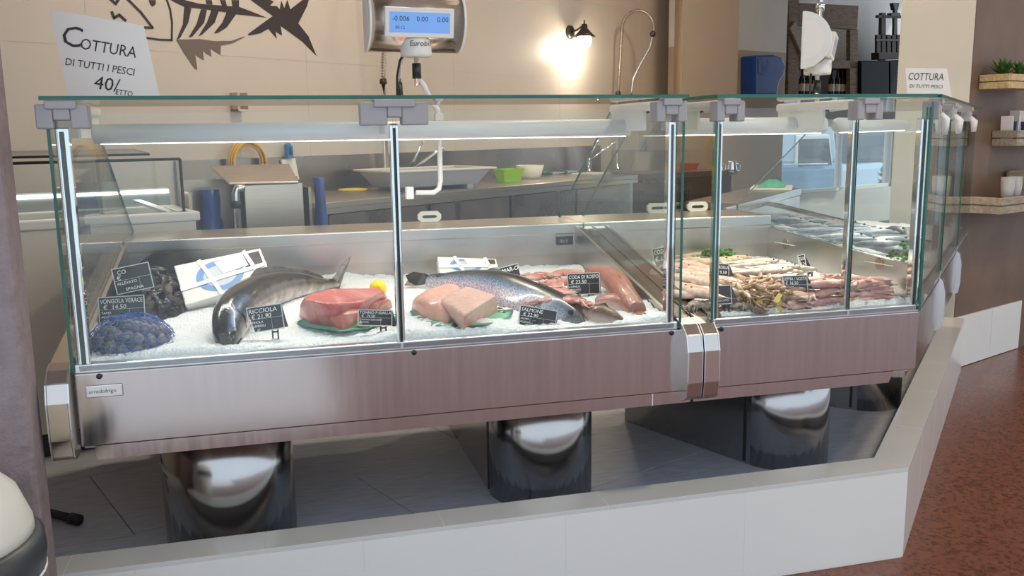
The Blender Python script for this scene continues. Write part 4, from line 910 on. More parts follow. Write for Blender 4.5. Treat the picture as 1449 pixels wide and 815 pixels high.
# ---- amberjack
sp = smooth_pts([ony(324, 496, 2.345), ony(322, 474, 2.385), ony(330, 446, 2.47), ony(352, 424, 2.60), ony(388, 408, 2.74), ony(425, 402, 2.85), ony(456, 402, 2.93), ony(478, 400, 2.97)], 6)
n_ = len(sp)
ups = [Vector((-.55+.75*i/n_, .10+.35*i/n_, .80)).normalized() for i in range(n_)]
aj = thing('amberjack', 'whole dark grey amberjack curving head down towards the glass', 'fish', (sp[10].x, sp[10].y, .83))
def cf(t, c):
    back, mid, bel = (.020, .018, .017), (.115, .085, .060), (.50, .46, .42)
    k = (c+1)/2
    col = lerp3(bel, mid, min(1, k*2.2)) if k < .45 else lerp3(mid, back, min(1, (k-.45)/.3))
    if .10 < t < .34 and .62 < k < .80: col = lerp3(col, (.10, .17, .30), .8)
    if .05 < t < .30 and .38 < k < .56: col = lerp3(col, (.015, .014, .014), .85)
    if t < .20 and k < .36: col = lerp3(col, (.30, .30, .30), .6)
    return col
loft(sp, ups, resamp([.016, .042, .056, .060, .057, .048, .034, .019, .013], n_), resamp([.014, .032, .042, .044, .042, .034, .024, .013, .010], n_), cf).build('body', 'vfish_wet', aj, smooth=True)
tb_ = sp[-1]; tn = (sp[-1]-sp[-4]).normalized()
fin('tail_fin', [ony(466, 399, 2.95), ony(476, 388, 2.965), ony(486, 373, 2.985), ony(497, 362, 3.0), ony(491, 379, 2.99), ony(485, 391, 2.985), ony(481, 401, 2.98), ony(480, 413, 2.955), ony(470, 413, 2.94), ony(465, 405, 2.945)], .004, 'vfish', aj, (.16, .14, .13))
def pt(i, du, dv=0):
    tg = (sp[min(i+1, n_-1)]-sp[max(i-1, 0)]).normalized(); u = ups[i]; u = (u-tg*u.dot(tg)).normalized(); return sp[i]+u*du+tg.cross(u)*dv
fin('dorsal_fin', [pt(20, .054), pt(22, .072), pt(26, .066), pt(32, .045), pt(36, .030), pt(37, .020), pt(28, .038)], .003, 'vfish', aj, (.07, .06, .05))
for s in (-1, 1):
    e = pt(4, .012, s*.034); MB().sphere(e, .006, n=10, m=6).build('eye', 'eye', aj, smooth=True)
MB().tube([pt(9, .045, .018), pt(10, .022, .036), pt(10, -.005, .0425), pt(9, -.03, .03)], .0022, 6).build('gill_line', 'black', aj, smooth=True); MB().tube([pt(0, -.004, .012), pt(2, -.010, .024), pt(4, -.018, .030)], .002, 6).build('mouth_line', 'black', aj, smooth=True)
fin('pectoral_fin', [pt(12, .0, -.040), pt(13, -.012, -.044), pt(17, -.03, -.050), pt(18, -.016, -.050)], .003, 'vfish', aj, (.22, .19, .16))
# ---- salmon
sp = smooth_pts([ony(824, 464, 2.345), ony(806, 452, 2.40), ony(778, 438, 2.475), ony(740, 423, 2.565), ony(700, 410, 2.66), ony(660, 403, 2.76), ony(630, 398, 2.82), ony(606, 396, 2.87)], 6)
n_ = len(sp); ups = [Vector((.38, .62, .68)).normalized() for i in range(n_)]
sm = thing('salmon', 'whole speckled silver salmon with a dark back lying across the ice', 'fish', (sp[14].x, sp[14].y, .83))
def cf(t, c):
    k = (c+1)/2; col = lerp3((.55, .47, .48), (.24, .27, .33), min(1, k*2.2)) if k < .45 else lerp3((.20, .26, .36), (.012, .014, .016), min(1, (k-.45)/.26))
    if .3 < t < .8 and .25 < k < .45: col = lerp3(col, (.50, .33, .38), .5)
    if t < .13: col = lerp3(col, (.10, .11, .11), .7)
    return col
loft(sp, ups, resamp([.012, .040, .060, .068, .070, .064, .050, .030, .022], n_), resamp([.012, .030, .042, .046, .046, .042, .034, .02, .012], n_), cf, 20).build('body', 'speckle', sm, smooth=True)
tb_ = sp[-1]
fin('tail_fin', [ony(614, 391, 2.86), ony(600, 387, 2.89), ony(586, 385, 2.91), ony(575, 390, 2.93), ony(578, 397, 2.92), ony(573, 404, 2.90), ony(590, 404, 2.89), ony(612, 401, 2.86)], .005, 'vfish', sm, (.03, .03, .033))
fin('dorsal_fin', [ony(688, 383, 2.70), ony(694, 379, 2.70), ony(706, 380, 2.69), ony(722, 390, 2.66), ony(712, 393, 2.66), ony(694, 391, 2.69)], .004, 'vfish', sm, (.05, .05, .055))
fin('adipose_fin', [ony(616, 390, 2.83), ony(622, 386, 2.83), ony(634, 388, 2.81), ony(636, 394, 2.80), ony(624, 396, 2.82)], .006, 'vfish', sm, (.03, .03, .033))
def pt(i, du, dv=0):
    tg = (sp[min(i+1, n_-1)]-sp[max(i-1, 0)]).normalized(); u = ups[i]; u = (u-tg*u.dot(tg)).normalized(); return sp[i]+u*du+tg.cross(u)*dv
for s in (1, -1): MB().sphere(pt(5, .012, s*.031), .008, n=10, m=6).build('eye', 'eye', sm, smooth=True)
b = MB(); a = [pt(i, .006+.03*math.cos((i-6)/6), .041) for i in range(8, 14)]
b.tube([pt(9, .046, .012), pt(9.5 and 10, .03, .032), pt(10, .0, .044), pt(9, -.025, .036)], .0025, 6); b.c = [(.30, .31, .33)]*len(b.v); b.build('gill_cover', 'vfish', sm, smooth=True)
# ---- blocks of flesh cut from pixel corners
def block(name, bottom, top, cols, parent, zb=.826, bevel=.012, m='vflesh', world=True):
    n = len(bottom); B = [onz(x, y, zb) for x, y in bottom]; T_ = [onz(x, y, z) for x, y, z in top]
    bm = bmesh.new()
    for q in B+T_: bm.verts.new(q)
    bmesh.ops.convex_hull(bm, input=bm.verts[:]); bmesh.ops.dissolve_limit(bm, angle_limit=.25, verts=bm.verts[:], edges=bm.edges[:])
    bmesh.ops.bevel(bm, geom=bm.edges[:], offset=bevel, segments=3, profile=.6, affect='EDGES', clamp_overlap=True)
    bmesh.ops.triangulate(bm, faces=bm.faces[:]); bmesh.ops.subdivide_edges(bm, edges=[e for e in bm.edges if e.calc_length() > .02], cuts=2, use_grid_fill=True)
    bm.verts.ensure_lookup_table(); b = MB(); rnd = random.Random(len(name)); zz = [v.co.z for v in bm.verts]; z0, z1 = min(zz), max(zz)
    b.v = [v.co+Vector((rnd.uniform(-1, 1), rnd.uniform(-1, 1), rnd.uniform(-1, 1)))*.0008 for v in bm.verts]; b.f = [tuple(v.index for v in f.verts) for f in bm.faces]; b.m = [0]*len(b.f)
    b.c = [lerp3(lerp3(cols[1], cols[0], (v.z-z0)/(z1-z0)), (.72, .50, .44), .35*max(0, math.sin(95*v.x+60*v.y+40*v.z+2*math.sin(30*v.y)))**4) for v in b.v]; bm.free()
    o = b.build(name, m, parent, smooth=True)
    return o
tn_ = thing('tuna_loin', 'large raw red tuna loin on green paper', 'fish meat', onz(480, 462, .826))
block('loin', ((423, 452), (440, 463), (480, 466), (520, 452), (553, 436), (530, 424), (470, 424), (434, 432)), ((424, 428, .895), (440, 426, .905), (475, 432, .90), (520, 424, .90), (546, 412, .90), (534, 407, .91), (470, 408, .925), (436, 416, .915)), ((.52, .13, .12), (.50, .12, .13)), tn_, bevel=.02)
block('belly_flap', ((462, 464), (487, 471), (508, 460), (522, 448), (500, 444)), ((466, 449, .862), (486, 444, .875), (508, 442, .872), (516, 438, .875), (495, 434, .885)), ((.56, .20, .15), (.50, .16, .14)), tn_, bevel=.01)
block('rear_flap', ((512, 448), (540, 446), (556, 438), (552, 430), (520, 436)), ((512, 438, .862), (536, 432, .865), (553, 424, .868), (548, 422, .875), (520, 428, .88)), ((.50, .14, .13), (.45, .12, .12)), tn_, bevel=.008)
sw = thing('swordfish_block', 'pale pink two-lobed block of raw swordfish on green paper', 'fish meat', onz(645, 460, .826))
block('right_lobe', ((630, 452), (656, 468), (706, 445), (690, 428), (650, 432)), ((622.6, 424, .892), (658, 445, .876), (701, 418, .892), (662, 405, .915), (640, 412, .91)), ((.66, .42, .36), (.62, .34, .28)), sw, bevel=.006)
block('left_lobe', ((581, 440), (600, 453), (636, 464), (646, 444), (640, 428), (600, 424)), ((582, 424, .88), (600, 424, .89), (622, 427, .888), (655, 406, .912), (640, 399, .922), (606, 408, .91)), ((.66, .36, .28), (.62, .33, .27)), sw, bevel=.016)
def paper(px, lab, z=.829):
    P = [onz(x, y, z) for x, y in px]; P = [Vector((p.x, max(p.y, 2.325), p.z)) for p in P]; c = sum(P, Vector())/len(P); b = MB()
    k = 5; n = len(P); rs = []
    for i in range(k+1):
        s = .15+.85*i/k; rs.append([c+(p-c)*s*(1+.04*math.sin(7*j+i))+Vector((0, 0, .004*math.sin(j*2.3+i)+.004)) for j, p in enumerate(P)])
    b.rings(rs); tag(b.build('green_paper', 'green_paper', smooth=True), lab, 'paper')
paper(((408, 455), (430, 466), (480, 471), (520, 466), (560, 455), (560, 436), (540, 426), (430, 440)), 'green paper sheet under the red tuna loin')
paper(((575, 432), (580, 448), (610, 462), (655, 474), (690, 466), (720, 450), (726, 440), (700, 428), (640, 424)), 'green paper sheet under the pink swordfish')
# ---- lemon and wedges
q = onz(535, 408, .875)
t = thing('lemon', 'whole yellow lemon behind the tuna loin', 'lemon', (q.x, q.y, .84))
MB().lathe([(.001, -.034), (.008, -.031), (.02, -.022), (.027, 0), (.02, .022), (.008, .031), (.005, .037), (.001, .038)], q, 18, T=Matrix.Rotation(1.2, 4, 'X')).build('fruit', 'lemon', t, smooth=True)
MB().sphere(q+Vector((.008, -.024, -.012)), .0025, n=6, m=4).build('stem_scar', 'shell_brown', t)
for i, (px, py, rz, lab) in enumerate(((1098, 428, .9, 'lemon wedge leaning on the squid'), (1082, 433, 2.2, 'upright lemon wedge beside the prawns'), (1092, 441, .1, 'lemon wedge lying flat at the front edge'))):
    q = ony(px, py, 2.322+.006*i); T = TR(q, rz, .5); t = thing('lemon_wedge', lab, 'lemon', q)
    arc = [(.032*math.cos(a), .032*math.sin(a)) for a in [-PI*.30+PI*.6*k/8 for k in range(9)]]
    MB().prism([T @ Vector((0, -.010, 0))]+[T @ Vector((x*.8, -.014, y)) for x, y in arc], T.to_3x3() @ Vector((0, .022, 0))).build('flesh', 'lemon_flesh', t, bevel=.002)
    MB().rings([[T @ Vector((x*.8*s, y0, z*s)) for s, y0 in ((.97, -.015), (1.06, -.015), (1.06, .009), (.97, .009))] for x, z in arc]).build('rind', 'lemon', t)
# ---- shellfish bags
def clam_mesh():
    b = MB(); n = 14; rs = []
    for j in range(7):
        a = PI*(j+.03)/6.06; rs.append([Vector((.019*math.sin(a)*math.cos(2*PI*k/n)*(1+.12*math.cos(2*PI*k/n)), .015*math.sin(a)*math.sin(2*PI*k/n), -.011*math.cos(a))) for k in range(n)])
    return b.rings(rs)
c0 = onz(176, 492, .845)
def shells(name, mb, mats, pts, lab, cat, group, sc=(.85, 1.15)):
    protos = []
    for m in mats:
        o = mb().build(name, m, smooth=True); me = o.data; off = o.location.copy(); D.objects.remove(o); protos.append((me, off))
    for i, (p, nrm) in enumerate(pts):
        me, off = protos[i % len(protos)]; o = D.objects.new(name, me); COL.objects.link(o)
        q = nrm.to_track_quat('Z', 'Y').to_matrix().to_4x4(); s = random.uniform(*sc)
        o.matrix_world = Matrix.Translation(p) @ q @ Matrix.Rotation(random.uniform(0, 6.28), 4, 'Z') @ Matrix.Rotation(random.uniform(-.5, .5), 4, 'X') @ Matrix.Scale(s, 4) @ Matrix.Translation(off)
        tag(o, lab, cat, group)
def dome(c, rx, ry, rz, n, jit=.06):
    out = []; rnd = random.Random(n)
    for i in range(n):
        z = 1-(i+.5)/n*.98; r = math.sqrt(1-z*z); a = i*2.39996; p = Vector((rx*r*math.cos(a), ry*r*math.sin(a), rz*z*rnd.uniform(1-jit, 1+jit)))
        nn = Vector((p.x/rx**2, p.y/ry**2, p.z/rz**2)).normalized(); out.append((c+p, nn))
    return out
cb = Vector((c0.x, 2.425, IZ(2.42)-.004))
core = MB().rings([[cb+Vector((.088*r*math.cos(2*PI*k/16), .085*r*math.sin(2*PI*k/16), z)) for k in range(16)] for r, z in ((.95, .0), (.9, .03), (.6, .058), (.1, .066))])
def net(name, c, rx, ry, rz, m, lab, nu=34, nv=13, wire=.0016):
    b = MB(); rnd = random.Random(9)
    for j in range(nv+1):
        a = (j+.15)/(nv+.15)*PI/2
        for k in range(nu):
            f = 1+rnd.uniform(-.03, .03); b.v.append(c+Vector((rx*f*math.sin(a)*math.cos(2*PI*(k+.5*(j % 2))/nu), ry*f*math.sin(a)*math.sin(2*PI*(k+.5*(j % 2))/nu), rz*f*math.cos(a))))
    for j in range(nv):
        for k in range(nu):
            k2 = (k+1) % nu; b.f.append((j*nu+k, j*nu+k2, (j+1)*nu+k2, (j+1)*nu+k)); b.m.append(0)
    o = b.build(name, m); w = o.modifiers.new('wire', 'WIREFRAME'); w.thickness = wire; w.use_replace = True
    return tag(o, lab, 'net bag')
shells('clam', clam_mesh, ('clam', 'clam_dark'), dome(cb, .090, .088, .066, 85), 'small grey-brown clam inside the blue net bag', 'clam', 'clams in the blue net bag')
net('net_bag', cb, .108, .106, .084, 'net_blue', 'blue net bag full of small grey clams')
def mussel_mesh():
    b = MB(); rs = []; n = 10
    for j in range(9):
        t = (j+.02)/8.04; w = .016*math.sin(PI*t)**.6*(.55+.6*t); rs.append([Vector((-.035+.07*t, w*math.cos(2*PI*k/n)+.006*math.sin(PI*t), .010*math.sin(PI*t)**.7*math.sin(2*PI*k/n))) for k in range(n)])
    return b.rings(rs)
mc = onz(228, 446, .84); mcc = Vector((mc.x-.03, mc.y+.12, IZ(mc.y)))
shells('mussel', mussel_mesh, ('mussel', 'shell_brown', 'mussel'), dome(mcc, .105, .17, .105, 110, .1), 'black mussel piled in the dark net sack', 'mussel', 'mussels in the dark sack')
net('net_sack', mcc, .118, .185, .118, 'black', 'dark net sack of mussels behind the clam bag', 30, 14, .0014)
q = onz(205, 385, .90)
rs = []; rnd = random.Random(4)
for i in range(9):
    t = i/8; w = .12*(1-.75*t**3); rs.append([Vector((-.34+(w+rnd.uniform(-.012, .012))*math.cos(2*PI*k/14), 2.98+(.085*(1-.6*t**2)+rnd.uniform(-.008, .008))*math.sin(2*PI*k/14), .835+.16*t)) for k in range(14)])
tag(MB().rings(rs).build('shellfish_sack', 'black', smooth=True), 'black plastic sack slumped in the counter corner', 'sack')
# ---- printed oyster boxes
def oyster_box(px, Y, tilt, lab, th=.05):
    c = ony(sum(x for x, y in px)/4, sum(y for x, y in px)/4, Y); n = Vector((0, -math.sin(tilt), math.cos(tilt)))
    P = [onp(x, y, c, n) for x, y in px]                     # TL TR BR BL
    t = thing('oyster_box', lab, 'box', (c.x, c.y, .84))
    at = lambda u, v, e=0: (P[0].lerp(P[1], u)).lerp(P[3].lerp(P[2], u), v)+n*e
    MB().prism(P, n*-th).build('tray', 'foam', t, bevel=.003)
    MB().prism([at(u, v, .0005) for u, v in ((.72, .1), (.97, .08), (.97, .5), (.78, .55))], n*.001).build('contents', 'shell_brown', t)
    ring = []
    for k in range(24):
        a = 2*PI*k/24; ring.append((at(.46+.27*math.cos(a), .5+.40*math.sin(a), .001), at(.46+.19*math.cos(a), .5+.27*math.sin(a), .001)))
    b = MB()
    for k in range(24):
        o1, i1 = ring[k]; o2, i2 = ring[(k+1) % 24]; b.add([o1, o2, i2, i1], [(0, 1, 2, 3)])
    b.build('blue_ring_print', 'print_blue', t)
    b = MB(); b.add([at(.46+.19*math.cos(2*PI*k/24), .5+.27*math.sin(2*PI*k/24), .0012) for k in range(24)], [tuple(range(24))]); b.build('centre_print', 'print_grey', t)
    MB().prism([at(u, v, .002) for u, v in ((.44, .14), (.78, .08), (.80, .42), (.50, .48))], n*.001).build('paper_label', 'paper', t)
    for (u0, v0), (u1, v1) in (((.28, .0), (.42, 1)), ((.0, .62), (1, .50)), ((.80, 0), (.9, 1))):
        a, b_ = at(u0, v0, .003), at(u1, v1, .003); s = (b_-a).normalized().cross(n)*.006
        MB().prism([a-s, b_-s, b_+s, a+s], n*.0015).build('strap', 'strap', t)
oyster_box(((246, 376), (368, 351), (386, 396), (262, 432)), 2.80, .95, 'white foam oyster box with blue ring print and straps behind the amberjack')
oyster_box(((619, 363), (702, 366), (706, 388), (622, 387)), 2.96, .75, 'white foam oyster box behind the salmon', .035)
# ---- price tags
def price_tag(px, Y, lines, lab, stand=None, name='price_tag'):
    P = [ony(x, y, Y) for x, y in px]; P[0] += Vector((0, .012, 0)); P[1] += Vector((0, .012, 0))
    ex = (P[1]-P[0]).normalized(); nz = ex.cross(P[0]-P[3]).normalized(); ey = nz.cross(ex); w = (P[1]-P[0]).length; h = (P[0]-P[3]).length
    t = thing(name, lab, 'price tag', ((P[2]+P[3])/2)*1.0)
    MB().prism(P, nz*-.0025).build('board', 'board', t)
    T = frame(P[0]+nz*.0006, ex, ey, nz)
    b = MB(); e = .0022
    for x0, x1, y0, y1 in ((0, w, -e, 0), (0, w, -h, -h+e), (0, e, -h, 0), (w-e, w, -h, 0)): b.box(x0, x1, y0, y1, -.002, .0008)
    b.xf(T).build('frame', 'tag_frame', t)
    for s, fx_, fy_, sz in lines: text(s, sz*h, T @ Matrix.Translation((fx_*w, -fy_*h, .0004)), 'chalk', t, .1, maxw=(.96-fx_)*w)
    if len(lines) > 2: MB().box(.66*w, .665*w, -.95*h, -.50*h, 0, .0006).xf(T).build('rule', 'tag_frame', t); MB().box(.03*w, .97*w, -.50*h, -.49*h, 0, .0006).xf(T).build('rule', 'tag_frame', t)
    m = P[2].lerp(P[3], .5) if stand is None else P[3].lerp(P[2], stand); z0 = IZ(Y)-.01
    k = MB(); k.box(-.009, -.005, -.002, .002, 0, 1); k.box(.005, .009, -.002, .002, 0, 1); k.box(-.009, .009, -.002, .002, .55, .65); k.box(-.011, .011, -.003, .003, .85, 1.0)
    hh = max(.02, m.z-z0+.008); k.v = [Vector((v.x+m.x, v.y+m.y+.004, v.z*hh+z0)) for v in k.v]; k.build('stake', 'black_plastic', t)
Lx = lambda n, p, *r: [(n, .04, .26, .24), (p, .10, .48, .24)]+[(s, .05, .66+.15*i, .13) for i, s in enumerate(r)]
price_tag(((137, 422), (203, 418), (206, 455), (139, 458)), 2.44, Lx('VONGOLA VERACE', '€  14.50', 'TAPES', 'ALLEVATO', '  ITALIA'), 'black price tag reading Vongola Verace over the clam bag')
price_tag(((156, 382), (209, 371), (222, 405), (168, 417)), 2.60, [('CO', .12, .26, .22), ('€', .08, .48, .26), ('ALLEVATO', .06, .66, .15), ('SPAGNA', .25, .92, .17)], 'tilted black price tag reading Spagna above the mussels')
price_tag(((348, 437), (398, 430), (408, 462), (361, 470)), 2.39, Lx('RICCIOLA', '€ 21.90', 'SERIOLA', 'DUMERILI', '      37'), 'black price tag reading Ricciola beside the amberjack', .6)
price_tag(((507, 439), (556, 440), (562, 462), (513, 460)), 2.37, Lx('TONNO P.GIALLA', '€  19.50', 'THUNNUS ALBACARES', 'PESCATO'), 'black price tag reading Tonno in front of the tuna loin', .6)
price_tag(((352, 392), (393, 385), (398, 394), (356, 402)), 2.78, [('OSTRICA', .1, .75, .6)], 'black price tag reading Ostrica on the large oyster box')
price_tag(((738, 432), (791, 441), (788, 468), (735, 461)), 2.36, Lx('SALMONE', '€ 22.90', 'SALMO SALAR', 'ALLEVATO'), 'black price tag reading Salmone in front of the salmon', .4)
price_tag(((707, 380), (734, 373), (737, 392), (722, 398)), 2.80, [('MAR-O', .1, .35, .34), ('?', .3, .75, .3)], 'black price tag reading Mar-o beside the smaller oyster box')
price_tag(((804, 388), (850, 386), (851, 416), (803, 418)), 2.62, Lx('CODA DI ROSPO', '€ 23.50', 'LOPHIUS', 'PESCATO', '   37'), 'black price tag reading Coda di Rospo above the monkfish tails', .7)
price_tag(((1014, 373), (1034, 374), (1039, 391), (1014, 394)), 2.58, [('SARDELLA', .04, .35, .30), ('€ 9.50', .05, .68, .30)], 'black price tag reading Sardella stuck among the white fish')
price_tag(((1014, 405), (1037, 404), (1045, 428), (1014, 431)), 2.325, [('€', .06, .4, .25), ('PESCATO', .08, .85, .16)], 'small black price tag at the front edge of the prawns')
price_tag(((1110, 391), (1145, 390), (1154, 413), (1117, 415)), 2.36, Lx('SEPPIA / NOSTR', '€ 16.50', 'PESCATO'), 'black price tag reading Seppia between prawns and squid')
price_tag(((1131, 362), (1141, 360), (1151, 384), (1144, 388)), 2.72, [('SOGLIOLA', .05, .25, .22), ('€ 24', .1, .5, .22)], 'narrow black price tag standing against the partition')
price_tag(((924, 353), (944, 349), (946, 379), (932, 387)), 2.72, [('CODE', .08, .25, .24), ('€ 18', .1, .52, .24), ('GAMBERI', .05, .80, .18)], 'black price tag beside the shellfish tray and parsley')
# ---- generic bodies
def small_fish(name, L_, h, w, back, side, belly, bend=0, fork=.5, m='vfish'):
    prof = [(0, .18), (.06, .55), (.18, .92), (.35, 1), (.55, .85), (.72, .55), (.84, .26), (.90, .22), (.95, .55), (1.0, .95)]
    thick = [.3, .7, 1, 1, .85, .55, .25, .12, .06, .04]
    sp = []; n = 14
    b = MB(); b.c = []; rs = []
    for i, (t, r) in enumerate(prof):
        a = bend*(t-.5); p = Vector((L_*(t-.5), bend*L_*.5*((t-.5)**2), w*thick[min(i, 9)]*0+w))
        ring = []
        for k in range(n):
            c, s = math.cos(2*PI*k/n), math.sin(2*PI*k/n)
            x = p.x+(fork*h*abs(c) if t == 1.0 else 0); ring.append(Vector((x, p.y+h*r*c, p.z+w*thick[i]*s)))
            kk = (c+1)/2; b.c.append(lerp3(belly, side, min(1, kk*2)) if kk < .5 else lerp3(side, back, (kk-.5)*2))
        rs.append(ring)
    b.rings(rs)
    o = b.build(name, m, smooth=True); me = o.data; off = o.location.copy(); D.objects.remove(o)
    e = MB().sphere((-L_*.5+L_*.11, h*.12, 2*w*.93), h*.16, n=8, m=5).build('eye', 'eye', smooth=True); em = e.data; eo = e.location.copy(); D.objects.remove(e)
    return me, off, em, eo
def squid(name, L_, r, col, col2, seed):
    rnd = random.Random(seed); b = MB(); b.c = []
    def col_at(v): return lerp3(col, col2, min(1, max(0, .5+.5*math.sin(60*v.x+35*v.y+seed))))
    rs = []; n = 12
    for t, k in ((0, .05), (.08, .35), (.25, .7), (.5, .95), (.8, 1), (.97, .92), (1, .6), (1.06, .45), (1.14, .5), (1.2, .35)):
        rs.append([Vector((L_*(t-.6), r*k*math.cos(2*PI*j/n)+.12*r*math.sin(4*t+seed), r*.55+r*.55*k*math.sin(2*PI*j/n))) for j in range(n)])
    b.rings(rs)
    for s in (-1, 1): b.prism([Vector((L_*(-.58), 0, r*.5)), Vector((L_*-.40, s*r*1.5, r*.42)), Vector((L_*-.22, s*r*1.2, r*.45)), Vector((L_*-.12, s*r*.4, r*.5))], (0, 0, .004))
    for j in range(7):
        a = -.9+1.8*j/6; p0 = Vector((L_*.58, 0, r*.5)); ln = L_*rnd.uniform(.4, .75); cv = rnd.uniform(-1, 1)
        pts = [p0+Vector((math.cos(a+cv*u*.9)*ln*u, math.sin(a+cv*u*.9)*ln*u*.7, -r*.28*u+.006*math.sin(7*u+j))) for u in (0, .25, .5, .75, 1)]
        b.tube(pts, [r*.24, r*.2, r*.15, r*.1, r*.04], 7)
    b.c = [col_at(v) for v in b.v]
    o = b.build(name, 'vflesh', smooth=True); me = o.data; off = o.location.copy(); D.objects.remove(o); return me, off
def prawn(name, L_, r, col, seed):
    rnd = random.Random(seed); b = MB(); rs = []; n = 10; R = L_*.55
    for i in range(13):
        t = i/12; a = -1.0+2.0*t; k = (.35+.65*math.sin(PI*min(1, t*1.5+.12)))*(1-.45*t)*(1+.10*(i % 2))
        c = Vector((R*math.sin(a), R*(1-math.cos(a)), r)); tg = Vector((math.cos(a), math.sin(a), 0)); s = Vector((-math.sin(a), math.cos(a), 0))
        rs.append([c+s*(r*k*math.cos(2*PI*j/n))+Vector((0, 0, r*k*math.sin(2*PI*j/n))) for j in range(n)])
    b.rings(rs)
    a = 1.0; c = Vector((R*math.sin(a), R*(1-math.cos(a)), r)); tg = Vector((math.cos(a), math.sin(a), 0)); s = Vector((-math.sin(a), math.cos(a), 0))
    for k in (-.5, 0, .5): b.prism([c, c+tg*.014+s*(k*.012+.004), c+tg*.02+s*k*.02, c+tg*.014+s*(k*.012-.004)], (0, 0, .0015))
    a = -1.0; c = Vector((R*math.sin(a), R*(1-math.cos(a)), r)); 
    for k in range(2):
        e = rnd.uniform(-.3, .3); d_ = Vector((-math.cos(a+e), -math.sin(a+e), rnd.uniform(-.2, .25))); b.tube([c, c+d_*.016, c+d_*.03+Vector((0, .004, -.004))], [.0012, .001, .0006], 4)
    for k in range(5):
        aa = -.7+.3*k; q = Vector((R*math.sin(aa), R*(1-math.cos(aa)), r*.7)); s = Vector((-math.sin(aa), math.cos(aa), 0)); b.tube([q, q+s*r*1.6-Vector((0, 0, r*.5))], [.0018, .0008], 4)
    b.c = [lerp3(col, (col[0]*.55, col[1]*.5, col[2]*.48), .5+.5*math.sin(120*v.x)) for v in b.v]
    o = b.build(name, 'vflesh', smooth=True); me = o.data; off = o.location.copy(); D.objects.remove(o); return me, off
def fit(px, py, z, ymin=2.35, xmax=1.805):
    q = onz(px, py, z)
    if q.y < ymin: q = ony(px, py, ymin+RS.uniform(0, .02)); q.z = max(q.z, .812)
    q.x = min(q.x, xmax); return q
def put(name, pr, q, rz, lab, cat, group, s=1, tilt=(0, 0)):
    T = TR(q, rz, tilt[0], tilt[1]) @ Matrix.Scale(s, 4)
    if len(pr) == 4:
        t = D.objects.new(name, pr[0]); COL.objects.link(t); t.matrix_world = T @ Matrix.Translation(pr[1]); tag(t, lab, cat, group)
        e = D.objects.new('eye', pr[2]); COL.objects.link(e); e.parent = t; e.location = pr[3]-pr[1]
    else:
        t = D.objects.new(name, pr[0]); COL.objects.link(t); t.matrix_world = T @ Matrix.Translation(pr[1]); tag(t, lab, cat, group)
    return t
RS = random.Random(21)
# long counter, right end: small pink squid, monkfish tails, one reddish fish
pk = [squid('small_squid', .085, .019, (.62, .36, .30), (.46, .15, .12), i) for i in range(3)]
for i, (px, py, dz, rz) in enumerate(((752, 392, .01, .3), (770, 388, .012, 2.6), (788, 386, .02, .8), (806, 384, .02, 3.6), (762, 402, .01, 5.0), (782, 402, .02, 1.4), (798, 398, .02, 4.2), (775, 414, .008, .2), (792, 412, .012, 2.2), (800, 424, .005, 5.4), (786, 424, .004, 3.0))):
    q = onz(px, py+6, .85+dz)
    put('small_squid', pk[i % 3], q, rz, 'small pinkish squid heaped on the ice behind the salmon head', 'squid', 'small squid behind the salmon', 1.05)
def monk(pxs, Ys, hs, ws, back, belly, lab, name='monkfish_tail'):
    sp = smooth_pts([ony(x, y, Y) for (x, y), Y in zip(pxs, Ys)], 5); n = len(sp)
    t = thing(name, lab, 'fish', (sp[n//2].x, sp[n//2].y, .83))
    loft(sp, Vector((.1, .35, .93)), resamp(hs, n), resamp(ws, n), lambda u, c: lerp3(belly, back, min(1, max(0, (c+.45)*1.6))), 14).build('body', 'vflesh', t, smooth=True)
    tb = sp[-1]; tg = (sp[-1]-sp[-3]).normalized(); s = tg.cross(Vector((0, 0, 1)))
    fin('tail_fin', [tb-tg*.008+s*.006, tb+tg*.03+s*.016, tb+tg*.035, tb+tg*.03-s*.016, tb-tg*.008-s*.006], .004, 'vflesh', t, back)
    fin('back_fin', [sp[n//3]+Vector((0, .01, hs[1]*.9)), sp[n//2]+Vector((0, .012, hs[1]*.9+.012)), sp[2*n//3]+Vector((0, .01, hs[2]*.9))], .003, 'vflesh', t, back)
monk(((832, 440), (848, 448), (866, 454), (882, 460)), (2.41, 2.375, 2.355, 2.345), [.022, .038, .032, .014], [.03, .042, .034, .012], (.13, .065, .045), (.62, .46, .40), 'brown skinned monkfish tail in front of its price tag')
monk(((846, 428), (866, 430), (886, 438), (902, 444)), (2.50, 2.47, 2.44, 2.42), [.02, .034, .032, .016], [.028, .036, .036, .018], (.33, .14, .11), (.70, .55, .46), 'pink skinned monkfish tail behind the brown one')
monk(((812, 424), (822, 432), (832, 440)), (2.48, 2.45, 2.42), [.016, .024, .016], [.02, .026, .018], (.20, .13, .10), (.60, .45, .38), 'small mottled monkfish tail by the salmon head')
monk(((834, 386), (858, 392), (873, 402), (882, 416), (893, 430), (902, 440)), (2.74, 2.67, 2.58, 2.49, 2.43, 2.38), [.022, .034, .038, .036, .034, .026], [.026, .036, .040, .038, .036, .028], (.30, .115, .085), (.52, .33, .26), 'long reddish fish lying beside the section end glass', 'red_fish')
